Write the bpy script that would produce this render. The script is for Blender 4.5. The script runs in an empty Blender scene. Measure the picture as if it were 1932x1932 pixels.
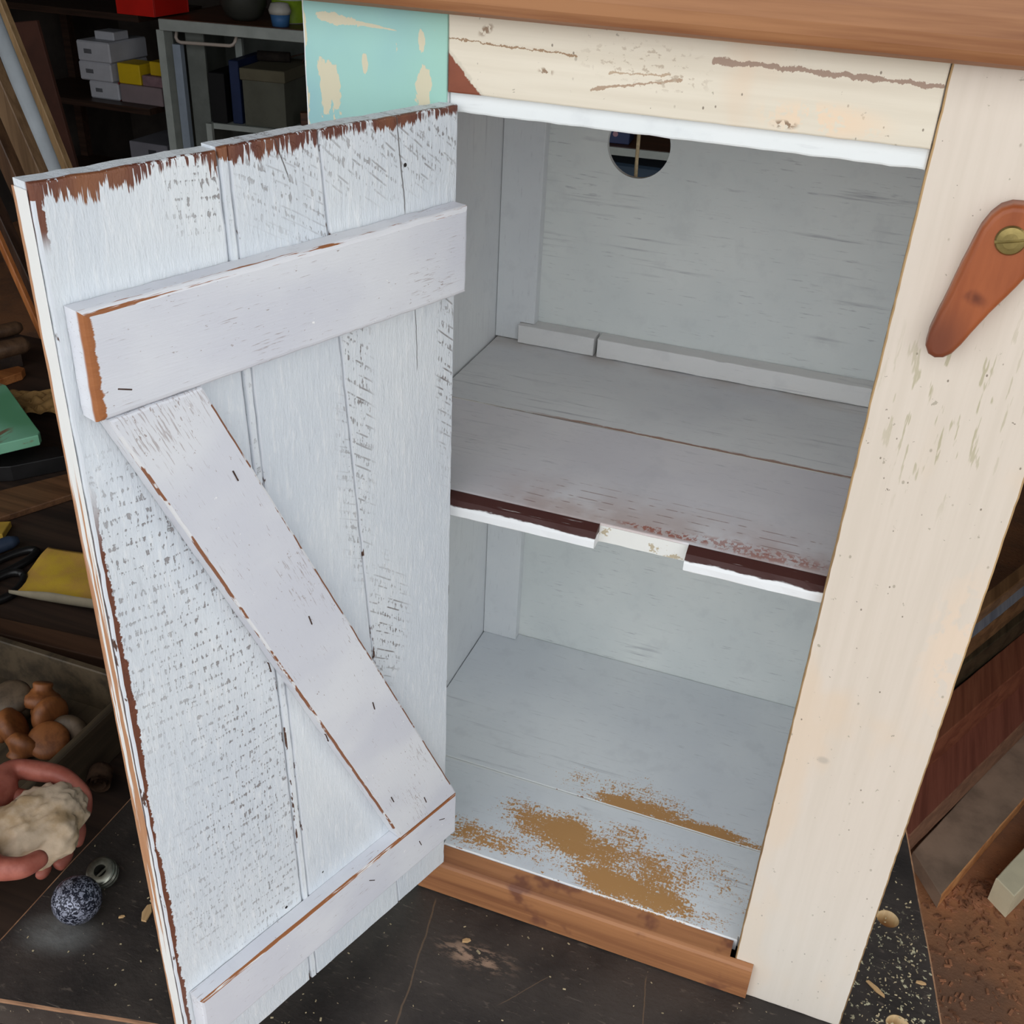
import bpy, bmesh, math, random
from mathutils import Vector, Matrix, noise as mnoise
random.seed(7)
scene = bpy.context.scene
C = scene.collection
PI = math.pi

# ------------------------------------------------------------------ camera
CAM = Vector((0.2711, -0.6288, 0.8379))
YAW, PITCH, ROLL, FPX = -0.3299, -0.5458, 0.0538, 2015.28
FWD = Vector((math.sin(YAW)*math.cos(PITCH), math.cos(YAW)*math.cos(PITCH), math.sin(PITCH)))
_r = FWD.cross(Vector((0, 0, 1))).normalized(); _u = _r.cross(FWD)
RGT = _r*math.cos(ROLL) + _u*math.sin(ROLL); UPV = -_r*math.sin(ROLL) + _u*math.cos(ROLL)
cam = bpy.data.cameras.new('camera'); cam_o = bpy.data.objects.new('camera', cam); C.objects.link(cam_o)
cam_o.matrix_world = Matrix((
    (RGT.x, UPV.x, -FWD.x, CAM.x), (RGT.y, UPV.y, -FWD.y, CAM.y), (RGT.z, UPV.z, -FWD.z, CAM.z), (0, 0, 0, 1)))
cam.sensor_width = 36; cam.lens = 36*FPX/1932; cam.clip_start = 0.02
scene.camera = cam_o

def _ray(x, y): return FWD + RGT*((x-966)/FPX) - UPV*((y-966)/FPX)
def on_z(x, y, z): d = _ray(x, y); return CAM + d*((z-CAM.z)/d.z)
def on_y(x, y, yy): d = _ray(x, y); return CAM + d*((yy-CAM.y)/d.y)
def on_x(x, y, xx): d = _ray(x, y); return CAM + d*((xx-CAM.x)/d.x)

# ------------------------------------------------------------------ daylight: overcast sky through the open garage door
world = bpy.data.worlds.new('overcast_sky'); scene.world = world; world.use_nodes = True
bg = world.node_tree.nodes['Background']; bg.inputs[0].default_value = (0.93, 0.97, 1.0, 1); bg.inputs[1].default_value = 1.95
RX0, RX1, RY0, RY1, RZ0, RZ1 = -3.7, 1.75, -0.95, 4.3, -0.75, 2.35    # room
OX0, OX1, OZ1 = -2.6, 1.6, 2.3                                          # open garage door in the front wall
SY0, SY1, SZ0, SZ1 = -0.85, 0.75, 0.0, 2.1                              # window opening in the right wall
def portal(loc, rot, sx, sy):
    pl = bpy.data.lights.new('daylight_portal', 'AREA'); pl.shape = 'RECTANGLE'; pl.size = sx; pl.size_y = sy; pl.cycles.is_portal = True
    plo = bpy.data.objects.new('daylight_portal', pl); C.objects.link(plo); plo.location = loc; plo.rotation_euler = rot
portal(((OX0+OX1)/2, RY0-0.05, (OZ1+RZ0)/2), (PI/2, 0, 0), OX1-OX0, OZ1-RZ0)
portal((RX1+0.05, (SY0+SY1)/2, (SZ0+SZ1)/2), (0, PI/2, 0), SZ1-SZ0, SY1-SY0)
vs = scene.view_settings
vs.view_transform = 'Standard'; vs.look = 'None'; vs.gamma = 1; vs.use_curve_mapping = False; vs.exposure = -0.06

# ------------------------------------------------------------------ material helpers
def L(r, g, b):
    f = lambda c: (c/255/12.92) if c/255 <= 0.04045 else ((c/255+0.055)/1.055)**2.4
    return (f(r), f(g), f(b), 1)
class N:
    def __init__(s, name):
        s.m = bpy.data.materials.new(name); s.m.use_nodes = True; s.t = s.m.node_tree; s.t.nodes.clear()
        s.o = s.t.nodes.new('ShaderNodeOutputMaterial'); s.b = s.t.nodes.new('ShaderNodeBsdfPrincipled')
        s.t.links.new(s.b.outputs[0], s.o.inputs[0]); s.tc = s.t.nodes.new('ShaderNodeTexCoord')
        s.co = s.tc.outputs['Object']
    def put(s, sock, v):
        if isinstance(v, bpy.types.NodeSocket): s.t.links.new(v, sock)
        elif v is not None: sock.default_value = v
    def map(s, scale=(1, 1, 1), loc=(0, 0, 0), rot=(0, 0, 0), v=None):
        n = s.t.nodes.new('ShaderNodeMapping'); s.put(n.inputs[0], v or s.co)
        n.inputs['Location'].default_value = loc; n.inputs['Rotation'].default_value = rot; n.inputs['Scale'].default_value = scale
        return n.outputs[0]
    def noise(s, vec, scale=1.0, detail=3, rough=0.5, dist=0.0):
        n = s.t.nodes.new('ShaderNodeTexNoise'); s.put(n.inputs['Vector'], vec)
        n.inputs['Scale'].default_value = scale; n.inputs['Detail'].default_value = detail
        n.inputs['Roughness'].default_value = rough; n.inputs['Distortion'].default_value = dist
        return n.outputs['Fac']
    def vor(s, vec, scale=1.0, feat='F1', rnd=1.0):
        n = s.t.nodes.new('ShaderNodeTexVoronoi'); n.feature = feat; s.put(n.inputs['Vector'], vec)
        n.inputs['Scale'].default_value = scale; n.inputs['Randomness'].default_value = rnd
        return n.outputs['Distance'], (n.outputs['Color'] if 'Color' in n.outputs else None)
    def math(s, op, a, b=None, c=None):
        n = s.t.nodes.new('ShaderNodeMath'); n.operation = op
        s.put(n.inputs[0], a); s.put(n.inputs[1], b); s.put(n.inputs[2], c); return n.outputs[0]
    def sep(s, v=None):
        n = s.t.nodes.new('ShaderNodeSeparateXYZ'); s.put(n.inputs[0], v or s.co); return n.outputs
    def step(s, v, lo, hi, a=0.0, b=1.0):
        n = s.t.nodes.new('ShaderNodeMapRange'); n.interpolation_type = 'SMOOTHSTEP'
        s.put(n.inputs[0], v); s.put(n.inputs[1], lo); s.put(n.inputs[2], hi); s.put(n.inputs[3], a); s.put(n.inputs[4], b); return n.outputs[0]
    def mix(s, f, a, b):
        n = s.t.nodes.new('ShaderNodeMix'); n.data_type = 'RGBA'
        s.put(n.inputs[0], f); s.put(n.inputs[6], a); s.put(n.inputs[7], b); return n.outputs[2]
    def mul(s, *a):
        r = a[0]
        for x in a[1:]: r = s.math('MULTIPLY', r, x)
        return r
    def mx(s, *a):
        r = a[0]
        for x in a[1:]: r = s.math('MAXIMUM', r, x)
        return r
    def bump(s, h, strength=0.3, dist=0.001):
        n = s.t.nodes.new('ShaderNodeBump'); n.inputs['Strength'].default_value = strength; n.inputs['Distance'].default_value = dist
        s.put(n.inputs['Height'], h); return n.outputs[0]
    def blob(s, cx, cy, rx, ry, rot=0, axes='xy', soft=0.35):
        """soft elliptical mask around a spot of the thing's own coordinates"""
        x, y, z = s.sep(); a = {'x': x, 'y': y, 'z': z}
        p = s.math('SUBTRACT', a[axes[0]], cx); q = s.math('SUBTRACT', a[axes[1]], cy)
        c, sn = math.cos(rot), math.sin(rot)
        u = s.math('ADD', s.math('MULTIPLY', p, c/rx), s.math('MULTIPLY', q, sn/rx))
        v = s.math('ADD', s.math('MULTIPLY', p, -sn/ry), s.math('MULTIPLY', q, c/ry))
        d = s.math('SQRT', s.math('ADD', s.math('POWER', s.math('ABSOLUTE', u), 2.0), s.math('POWER', s.math('ABSOLUTE', v), 2.0)))
        return s.step(d, 1.0+soft, 1.0-soft)
    def out(s, col, rough=0.6, normal=None, metal=0.0, spec=0.4):
        s.put(s.b.inputs['Base Color'], col); s.put(s.b.inputs['Roughness'], rough)
        s.put(s.b.inputs['Metallic'], metal); s.b.inputs['Specular IOR Level'].default_value = spec
        if normal is not None: s.put(s.b.inputs['Normal'], normal)
        return s.m

def simple(name, col, rough=0.6, var=0.12, scale=14, metal=0.0, stretch=(1, 1, 1), bump=0.15, spec=0.4):
    n = N(name); f = n.noise(n.map(stretch), scale, 5, 0.6)
    d = tuple(c*(1-var*2) for c in col[:3])+(1,); u = tuple(min(1, c*(1+var)) for c in col[:3])+(1,)
    return n.out(n.mix(n.step(f, 0.3, 0.7), d, u), rough, n.bump(f, bump, 0.002), metal, spec)

BROWN = L(104, 58, 42); RUST = L(150, 92, 52)
def door_plank_mat(name, seed, alpha, dash, fringe_top=0.0, fringe_edge=False, zone=None, line=0.0, pitch=0.0085, cracks=()):
    """rough-sawn plank under white paint: brush ridges, saw-mark dashes in slanting rows, paint worn off at the ends"""
    n = N(name); off = (seed*3.1, seed*1.7, seed*5.3)
    x, y, z = n.sep()
    low = n.noise(n.map((9, 9, 5), off), 1, 3)
    col = n.mix(n.step(low, 0.3, 0.7), L(214, 220, 227), L(227, 231, 234))
    streak = n.noise(n.map((330, 330, 55), off), 1, 4, 0.6)
    brush = n.noise(n.map((900, 900, 260), off, (0, 0.25, 0)), 1, 2, 0.5)
    col = n.mix(n.step(streak, 0.5, 0.75, 0, 0.5), col, L(243, 244, 245)); col = n.mix(n.step(streak, 0.42, 0.24, 0, 0.35), col, L(178, 184, 192))  # brush-ridge highlights and greyer hollows painted into the colour
    r = n.math('ADD', n.math('MULTIPLY', z, math.cos(alpha)), n.math('MULTIPLY', x, math.sin(alpha)))
    wob = n.math('MULTIPLY', n.noise(n.map((14, 14, 14), off), 1, 2), 0.014)
    row = n.step(n.math('SINE', n.math('MULTIPLY', n.math('ADD', r, wob), 2*PI/pitch)), 0.15, 0.95)
    row2 = n.step(n.math('SINE', n.math('MULTIPLY', n.math('ADD', r, wob), 2*PI/(pitch*0.37))), 0.0, 0.9)
    nick = n.noise(n.map((620, 620, 150), off, (0, -0.12, 0)), 1, 2, 0.6)
    area = n.step(n.noise(n.map((10, 10, 9), (off[0]+9, off[1], off[2])), 1, 2), 0.44, 0.62)
    if zone: area = n.mul(n.mx(*[n.blob(*q, axes='xz', soft=0.5) for q in zone]), n.step(area, 0, 1, 0.55, 1.0))
    nk = n.math('ADD', nick, n.mul(n.math('ADD', row, n.mul(row2, 0.5)), 0.105))
    d1 = n.mul(n.step(nk, 0.665, 0.735), area)
    if line:                                                      # band-saw lines scored across the grain
        lr = n.step(n.math('SINE', n.math('MULTIPLY', n.math('ADD', r, n.mul(wob, 0.35)), 2*PI/(pitch*0.62))), 0.86, 0.98)
        brk = n.step(n.noise(n.map((70, 70, 70), off, (0, alpha, 0)), 1, 4, 0.65), 0.47, 0.57)
        d1 = n.mx(d1, n.mul(lr, brk, area, line))
    col = n.mix(n.mul(d1, min(1, dash)), col, L(108, 92, 86))
    if fringe_top > 0:                                            # ragged bare band along the sawn top end
        fr = n.noise(n.map((420, 420, 26), off, (0, 0.05, 0)), 1, 3, 0.7)
        fl = n.noise(n.map((34, 34, 10), off), 1, 2)
        t = n.step(z, Z1-0.017*fringe_top, Z1-0.0005)
        k = n.math('ADD', n.mul(t, 0.36), n.math('ADD', n.mul(fr, 1.15), n.mul(fl, 0.62)))
        m = n.mul(n.step(k, 1.115, 1.165), n.step(t, 0.05, 0.2), n.step(y, -0.0035, -0.0018))
        col = n.mix(m, col, n.mix(n.step(fl, 0.45, 0.7), L(100, 56, 44), L(138, 88, 58)))
    for (u0, w0, u1, w1, th) in cracks:                           # drying cracks along the grain
        kk = (u1-u0)/(w1-w0); xl = n.math('ADD', n.math('MULTIPLY', z, kk), u0-kk*w0)
        dd = n.math('ABSOLUTE', n.math('ADD', n.math('SUBTRACT', x, xl), n.mul(n.math('SUBTRACT', n.noise(n.map((1, 1, 60), off), 1, 3), 0.5), 0.003)))
        lo_, hi_ = sorted((w0, w1)); cm = n.mul(n.step(dd, th, th*0.4), n.step(z, lo_-0.003, lo_+0.003), n.step(z, hi_+0.003, hi_-0.003))
        col = n.mix(n.mul(cm, 0.8), col, L(84, 74, 70)); d1 = n.mx(d1, cm)
    if fringe_edge:
        e = n.noise(n.map((60, 60, 160), off), 1, 4, 0.7); e2 = n.noise(n.map((5, 5, 9), off), 1, 2)
        zz = n.mx(n.step(z, 0.60, 0.45, 0.0, 1.0), n.step(z, 0.67, 0.705))
        t = n.math('ADD', x, n.mul(n.math('SUBTRACT', n.math('ADD', e, n.mul(e2, 1.2)), 1.05), 0.0075))
        m = n.mul(n.step(t, 0.2722, 0.2728), n.step(y, -0.004, -0.0012), n.step(zz, 0.1, 0.6))
        col = n.mix(m, col, n.mix(e, L(96, 54, 42), L(126, 78, 58)))
    h = n.math('ADD', n.mul(streak, 0.9), n.math('ADD', n.mul(brush, 0.6), n.mul(d1, -0.9)))
    return n.out(col, 0.46, n.bump(h, 0.75, 0.0009))
Z1 = 0.7103

def batten_mat(name, seed, rot, end=None):
    n = N(name); off = (seed*2.3, seed*4.1, seed*0.7)
    v = n.map((1, 1, 1), (0, 0, 0), (0, rot, 0))
    g = n.noise(n.map((60, 500, 950), off, v=v), 1, 4, 0.62); low = n.noise(n.map((10, 10, 14), off), 1, 3)
    col = n.mix(n.step(low, 0.35, 0.68), L(214, 215, 223), L(227, 228, 232))
    area = n.step(n.noise(n.map((12, 12, 26), (off[0]+4, 0, 0), v=v), 1, 3), 0.5, 0.7)
    sc = n.step(n.math('ADD', g, n.mul(area, 0.10)), 0.63, 0.72)
    col = n.mix(n.mul(sc, 0.55), col, L(146, 128, 124))
    pit = n.noise(n.map((210, 400, 520), (off[0]+7, 3, 1), v=v), 1, 4, 0.65); col = n.mix(n.mul(n.step(n.math('ADD', pit, n.mul(area, 0.06)), 0.68, 0.72), 0.75), col, L(146, 128, 120))
    spot = n.step(n.noise(n.map((150, 150, 150), off), 1, 3, 0.6), 0.72, 0.75)
    if end:
        x, y, z = n.sep(); e = n.noise(n.map((90, 90, 260), off), 1, 4, 0.7)
        m = n.mul(n.step(n.math('ADD', x, n.mul(n.math('SUBTRACT', e, 0.5), 0.006)), end-0.0030, end-0.0020), n.step(y, 0.0098, 0.0118))
        col = n.mix(m, col, n.mix(e, L(140, 82, 46), L(176, 112, 66)))
    col = n.mix(spot, col, L(246, 246, 246))
    return n.out(col, 0.5, n.bump(n.math('ADD', g, n.mul(spot, 0.6)), 0.25, 0.0008))
def edge_mat(name, seed, bare, wood=RUST, white=L(238, 238, 236), sc=(60, 60, 60)):
    """painted arris rubbed back to the wood in patches"""
    n = N(name); off = (seed*1.3, seed*2.7, seed)
    a = n.noise(n.map(sc, off), 1, 4, 0.7)
    m = n.step(a, 0.62-0.35*bare, 0.66-0.35*bare)
    return n.out(n.mix(m, white, wood), 0.55, n.bump(a, 0.3, 0.001))

def inner_mat(name, seed, along='x', tint=(L(228, 231, 234), L(240, 242, 242)), streak=0.5, extra=None):
    n = N(name); off = (seed*2.1, seed*1.1, seed*3.7)
    s = {'x': (9, 210, 210), 'z': (210, 210, 9), 'y': (210, 9, 210)}[along]
    g = n.noise(n.map(s, off), 1, 4, 0.6); low = n.noise(n.map((7, 7, 7), off), 1, 4)
    col = n.mix(n.step(low, 0.3, 0.7), tint[0], tint[1])
    m = n.mul(n.step(g, 0.56, 0.76), n.step(low, 0.5, 0.68), streak)
    col = n.mix(m, col, L(138, 138, 146))
    fine = n.noise(n.map(tuple(q*2.4 if q > 50 else q*5 for q in s), (off[0]+3, 0, 0)), 1, 3, 0.6); mid = n.noise(n.map((34, 34, 34), off), 1, 5, 0.65)
    col = n.mix(n.mul(n.step(fine, 0.60, 0.70), n.step(mid, 0.42, 0.6), 0.45*streak), col, L(150, 150, 156))
    col = n.mix(n.mul(n.step(mid, 0.48, 0.30), 0.13), col, L(176, 178, 184))
    h = n.math('ADD', g, n.mul(mid, 0.6))
    if extra: col = extra(n, col, g, low, off)
    return n.out(col, 0.48, n.bump(h, 0.16, 0.0006))
def rear_stain(n, col, g, low, off):
    x, y, z = n.sep(); e = n.noise(n.map((60, 260, 60), off), 1, 4, 0.7)
    m = n.mul(n.step(n.math('ADD', y, n.mul(n.math('SUBTRACT', e, 0.5), 0.008)), 0.1815, 0.1795), n.step(x, -0.01, 0.06))
    col = n.mix(n.mul(m, 0.8), col, L(150, 92, 52))
    back = n.mul(n.step(y, 0.295, 0.322), n.step(n.noise(n.map((22, 22, 22), off), 1, 3), 0.35, 0.65))
    return n.mix(n.mul(back, 0.35), col, L(170, 150, 130))
def shelf_wear_and_lit_edge(n, col, g, low, off):
    x, y, z = n.sep()
    fine = n.noise(n.map((24, 500, 500), off), 1, 3, 0.6)
    front = n.step(y, 0.090, 0.028)
    mid = n.mul(n.step(x, 0.0, 0.07), n.step(x, 0.36, 0.25))
    tint = n.mul(front, mid, n.step(n.noise(n.map((30, 30, 30), off), 1, 3), 0.30, 0.65))
    col = n.mix(n.mul(tint, 0.45), col, L(170, 128, 110))
    rows = n.math('SINE', n.math('MULTIPLY', n.math('ADD', y, n.mul(low, 0.004)), 2*PI/0.0105))
    dash = n.noise(n.map((95, 30, 95), off), 1, 2)
    m = n.mul(n.step(rows, 0.90, 0.985), n.step(dash, 0.46, 0.60), n.step(y, 0.092, 0.06), mid)
    col = n.mix(n.mul(m, 0.6), col, L(132, 84, 70))
    a = n.noise(n.map((230, 160, 230), off), 1, 3, 0.6)
    red = n.mul(n.mx(n.blob(0.165, 0.031, 0.035, 0.0045, 0.0), n.mul(n.blob(0.23, 0.033, 0.05, 0.008, 0.0), 0.75)), n.step(a, 0.47, 0.53))
    col = n.mix(n.mul(red, 0.85), col, L(172, 96, 74))
    col = n.mix(n.step(y, 0.1728, 0.1734), col, n.mix(n.step(g, 0.56, 0.66), L(238, 236, 230), L(150, 140, 132)))  # pale line along the joint: light catching the edge, put into the colour
    # bare stained nosing with paint left on its lower face
    nz = n.math('ADD', z, n.mul(n.math('SUBTRACT', n.noise(n.map((28, 120, 120), off), 1, 4, 0.7), 0.5), 0.006))
    nose = n.mul(n.step(y, 0.0232, 0.0224), n.step(z, 0.4205, 0.4212))
    keep = n.step(n.noise(n.map((14, 400, 400), off), 1, 4, 0.7), 0.66, 0.72)
    col = n.mix(n.mul(n.step(y, 0.0232, 0.0226), 1.0), col, n.mix(n.step(nz, 0.4196, 0.4206), n.mix(keep, L(238, 239, 240), L(70, 58, 56)), n.mix(keep, L(70, 38, 34), L(176, 168, 166))))
    return col
def floor_wear(n, col, g, low, off):
    x, y, z = n.sep()
    fine = n.noise(n.map((150, 520, 520), off), 1, 4, 0.75); weave = n.noise(n.map((520, 300, 300), off), 1, 3, 0.75); big = n.noise(n.map((26, 26, 26), off), 1, 3)
    b1 = n.mx(n.blob(0.110, 0.066, 0.075, 0.030, -0.12, soft=0.95), n.blob(0.175, 0.030, 0.085, 0.020, -0.05, soft=0.9), n.mul(n.blob(0.035, 0.035, 0.05, 0.02, 0.0, soft=0.95), 0.8), n.mul(n.blob(0.165, 0.06, 0.125, 0.055, 0, soft=0.9), 0.72))
    b2 = n.mx(n.blob(0.160, 0.128, 0.062, 0.016, 0.0, soft=0.95), n.blob(0.235, 0.122, 0.07, 0.014, 0.0, soft=0.9), n.mul(n.blob(0.15, 0.142, 0.09, 0.028, 0, soft=0.9), 0.62))
    b = n.mx(n.mul(b1, n.step(y, 0.114, 0.100)), n.mul(b2, n.step(y, 0.1195, 0.1205)))
    k = n.math('ADD', n.mul(b, 0.50), n.math('ADD', n.mul(n.math('ADD', n.mul(fine, 0.5), n.mul(weave, 0.5)), 1.25), n.mul(big, 0.42)))
    m = n.mul(n.step(k, 1.13, 1.20), n.step(b, 0.02, 0.2))
    col = n.mix(n.mul(m, 0.92), col, n.mix(low, L(186, 126, 46), L(200, 142, 62)))
    return n.mix(n.mul(n.step(y, 0.1176, 0.1181), n.step(y, 0.1203, 0.1200)), col, L(240, 241, 240))

def chips(n, col, dens, seed, c1, stretch=(1, 1, 1), size=60, lo=0.0):
    """small chips and pits where the top coat is knocked off"""
    a = n.noise(n.map(tuple(size*k for k in stretch), (seed, seed*2, seed*3)), 1, 4, 0.65)
    m = n.step(a, 0.735-dens*0.06, 0.75-dens*0.06)
    d, c = n.vor(n.map((size*0.9, size*0.9, size*0.6), (seed*5, seed, seed)), 1.0)
    r = n.sep(c); m2 = n.mul(n.step(d, 0.11, 0.06), n.step(r[0], 0.80-dens*0.1, 0.81-dens*0.1))
    m = n.mx(m, m2)
    return n.mix(n.mul(m, 0.85), col, c1), m
def cream_mat(name, seed, along, base=(L(219, 205, 189), L(225, 211, 196)), extra=None):
    n = N(name); s = {'x': (5, 60, 120), 'z': (120, 60, 5)}[along]
    g = n.noise(n.map(s, (seed, 0, seed)), 1, 4, 0.6); low = n.noise(n.map((9, 9, 5), (seed*2, 0, 0)), 1, 4)
    col = n.mix(n.step(g, 0.3, 0.7), base[0], base[1])
    col = n.mix(n.mul(n.step(low, 0.56, 0.64), 0.6), col, L(228, 204, 178))
    col, m1 = chips(n, col, 1.0, seed+2, L(176, 164, 146), size=110)
    col, m2 = chips(n, col, 0.7, seed+5, L(126, 110, 94), size=170)
    h = n.math('ADD', n.mul(g, 0.6), n.mul(n.mx(m1, m2), -0.8))
    if extra: col, h = extra(n, col, h)
    return n.out(col, 0.42, n.bump(h, 0.22, 0.0008))
def rail_extra(n, col, h):
    x, y, z = n.sep()
    wob = n.noise(n.map((45, 45, 45)), 1, 4, 0.7)
    w = n.mul(n.math('SUBTRACT', n.noise(n.map((110, 110, 110)), 1, 4, 0.75), 0.5), 0.0075)
    def crack(x0, z0, x1, z1, th, c):
        nonlocal col
        zl = n.math('ADD', z0-(z1-z0)/(x1-x0)*x0, n.math('MULTIPLY', x, (z1-z0)/(x1-x0)))
        d = n.math('ABSOLUTE', n.math('ADD', n.math('SUBTRACT', z, zl), w))
        m = n.mul(n.step(d, n.math('MULTIPLY', n.noise(n.map((70, 70, 70), (8, 0, 0)), 1, 3), th*2.0), 0.0), n.step(x, x0-0.001, x0+0.001), n.step(x, x1+0.001, x1-0.001)); m = n.step(m, 0.05, 0.25)
        col = n.mix(m, col, c); return m
    m1 = crack(0.0, 0.7475, 0.080, 0.7455, 0.0006, L(160, 130, 100))
    m2 = crack(0.158, 0.7508, 0.279, 0.7488, 0.0019, L(166, 140, 122))
    m3 = crack(0.090, 0.7285, 0.142, 0.7385, 0.0010, L(178, 152, 128))
    m4 = crack(0.10, 0.738, 0.135, 0.7405, 0.0008, L(190, 166, 140))
    # bare stained corner where the paint broke away along a slant
    k = n.math('ADD', n.math('SUBTRACT', n.math('ADD', n.math('MULTIPLY', x, 1.07), n.math('SUBTRACT', z, 0.7175)), 0.0235), w)
    m5 = n.step(k, 0.0006, -0.0006)
    rim = n.mul(n.step(k, 0.004, 0.0015), n.step(wob, 0.45, 0.55))
    col = n.mix(n.mul(rim, 0.6), col, L(200, 190, 172)); col = n.mix(m5, col, n.mix(wob, L(112, 56, 36), L(150, 82, 56)))
    zc_ = n.mul(n.mx(n.blob(0.118, 0.746, 0.03, 0.009, 0, 'xz', 0.6), n.blob(0.135, 0.739, 0.02, 0.006, 0, 'xz', 0.6)), n.step(n.noise(n.map((170, 170, 260), (3, 0, 0)), 1, 4, 0.6), 0.56, 0.61)); col = n.mix(n.mul(zc_, 0.8), col, L(186, 168, 146))
    p = n.mul(n.blob(0.222, 0.726, 0.03, 0.008, 0, 'xz', 0.6), n.step(wob, 0.44, 0.5))
    col = n.mix(n.mul(p, 0.7), col, L(242, 212, 180))
    c2 = n.mul(n.mx(n.blob(0.202, 0.7215, 0.006, 0.002, 0, 'xz', 0.5), n.blob(0.062, 0.735, 0.004, 0.002, 0, 'xz', 0.5), n.blob(0.024, 0.754, 0.0045, 0.0022, 0.6, 'xz', .5)), n.step(n.noise(n.map((260, 260, 260)), 1, 3), 0.46, 0.52))
    col = n.mix(c2, col, L(150, 124, 100))
    return col, n.math('ADD', h, n.mul(n.mx(m1, m2, m3, m5, c2), -1.5))
def stile_extra(n, col, h):
    g = n.noise(n.map((210, 60, 26), (4, 0, 2)), 1, 3, 0.6)
    m = n.mul(n.step(g, 0.575, 0.62), n.blob(0.325, 0.575, 0.035, 0.06, 0, 'xz', 0.5))
    col = n.mix(n.mul(m, 0.8), col, L(180, 170, 138))
    x, y, z = n.sep()
    lowz = n.step(z, 0.35, 0.05)
    col = n.mix(n.mul(lowz, 0.35), col, L(226, 220, 212))
    kn = n.blob(0.3075, 0.285, 0.004, 0.003, 0, 'xz', 0.5)
    col = n.mix(n.mul(kn, 0.4), col, L(160, 152, 142))
    peach = n.mul(n.blob(0.366, 0.41, 0.014, 0.05, 0, 'xz', 0.7), n.step(n.noise(n.map((60, 60, 40)), 1, 4), 0.45, 0.52))
    return n.mix(n.mul(peach, 0.5), col, L(240, 212, 184)), h
def turquoise_mat():
    n = N('turquoise_paint'); g = n.noise(n.map((110, 60, 9)), 1, 4, 0.6); low = n.noise(n.map((8, 8, 8)), 1, 3)
    x, y, z = n.sep()
    col = n.mix(n.step(low, 0.35, 0.65), L(146, 188, 194), L(162, 206, 196))
    col = n.mix(n.step(x, -0.05, 0.0), col, L(160, 204, 190))
    a = n.noise(n.map((130, 60, 55), (3, 1, 8)), 1, 5, 0.62)
    ed = n.mx(n.blob(-0.081, 0.711, 0.007, 0.020, 0.10, 'xz', 0.6), n.blob(-0.0165, 0.715, 0.005, 0.016, 0, 'xz', 0.6), n.blob(-0.075, 0.752, 0.016, 0.003, -0.1, 'xz', 0.6), n.blob(-0.055, 0.7505, 0.02, 0.001, -0.08, 'xz', 0.5), n.mul(n.step(x, -0.093, -0.0972), 0.9), n.blob(-0.055, 0.728, 0.002, 0.006, 0, 'xz', 0.6), n.blob(-0.017, 0.744, 0.0025, 0.007, 0, 'xz', 0.6))
    m = n.step(n.math('ADD', n.mul(ed, 0.40), n.mul(a, 1.3)), 0.87, 0.90)
    col = n.mix(m, col, L(214, 204, 176))
    col = n.mix(n.mul(n.step(g, 0.66, 0.72), n.step(low, 0.45, 0.6), 0.5), col, L(186, 208, 196))
    rim = n.step(x, -0.0965, -0.0972)
    col = n.mix(n.mul(rim, 0.7), col, L(200, 160, 100))
    return n.out(col, 0.45, n.bump(n.math('ADD', g, n.mul(m, -1.0)), 0.2, 0.0008))
def wood_mat(name, dark, light, along='x', seed=0, rough=0.45, freq=1.0, bump=0.2, blotch=0.0, blotch_col=None):
    n = N(name); f = 55*freq
    s = {'x': (2.2*freq, f, f), 'y': (f, 2.2*freq, f), 'z': (f, f, 2.2*freq)}[along]
    a = n.noise(n.map(s, (seed*1.7, seed*3.3, seed*2.2)), 1, 4, 0.55, 0.6)
    b = n.noise(n.map(tuple(q*5 for q in s), (seed, 0, 0)), 1, 3, 0.6)
    k = n.math('ADD', n.mul(a, 0.72), n.mul(b, 0.28))
    col = n.mix(n.step(k, 0.34, 0.64), dark, light)
    if blotch:
        w = n.step(n.noise(n.map((16, 16, 16), (seed+5, 0, 0)), 1, 4, 0.6), 0.62-blotch*0.2, 0.7-blotch*0.2)
        col = n.mix(w, col, blotch_col)
    return n.out(col, rough, n.bump(k, bump, 0.0008))

# ------------------------------------------------------------------ geometry helpers
def mesh_obj(name, bm, mats, parent=None, smooth=False, loc=None, rotz=0.0):
    me = bpy.data.meshes.new(name); bm.normal_update(); bm.to_mesh(me); bm.free()
    for m in (mats if isinstance(mats, (list, tuple)) else [mats]): me.materials.append(m)
    if smooth:
        for p in me.polygons: p.use_smooth = True
    o = bpy.data.objects.new(name, me); C.objects.link(o)
    if parent: o.parent = parent
    if loc is not None: o.location = loc
    o.rotation_euler = (0, 0, rotz) if rotz else o.rotation_euler
    return o
def tag(o, label, cat, group=None):
    o['label'] = label; o['category'] = cat
    if group: o['group'] = group
    return o
def thing(name, label, cat, loc=(0, 0, 0), rotz=0.0, group=None):
    o = bpy.data.objects.new(name, None); C.objects.link(o); o.location = loc; o.rotation_euler = (0, 0, rotz)
    o.empty_display_size = 0.05
    return tag(o, label, cat, group)
def struct(o): o['kind'] = 'structure'; return o
def box(bm, x0, x1, y0, y1, z0, z1, bev=0.0, M=None, seg=1):
    b2 = bmesh.new()
    bmesh.ops.create_cube(b2, size=1.0, matrix=Matrix.Translation(((x0+x1)/2, (y0+y1)/2, (z0+z1)/2)) @ Matrix.Diagonal((x1-x0, y1-y0, z1-z0, 1)))
    if bev > 0: bmesh.ops.bevel(b2, geom=list(b2.edges), offset=bev, segments=seg, affect='EDGES', profile=0.5)
    if M: b2.transform(M)
    me = bpy.data.meshes.new('t'); b2.to_mesh(me); b2.free(); bm.from_mesh(me); bpy.data.meshes.remove(me); return bm
def bx(*a, **k): return box(bmesh.new(), *a, **k)
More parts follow.
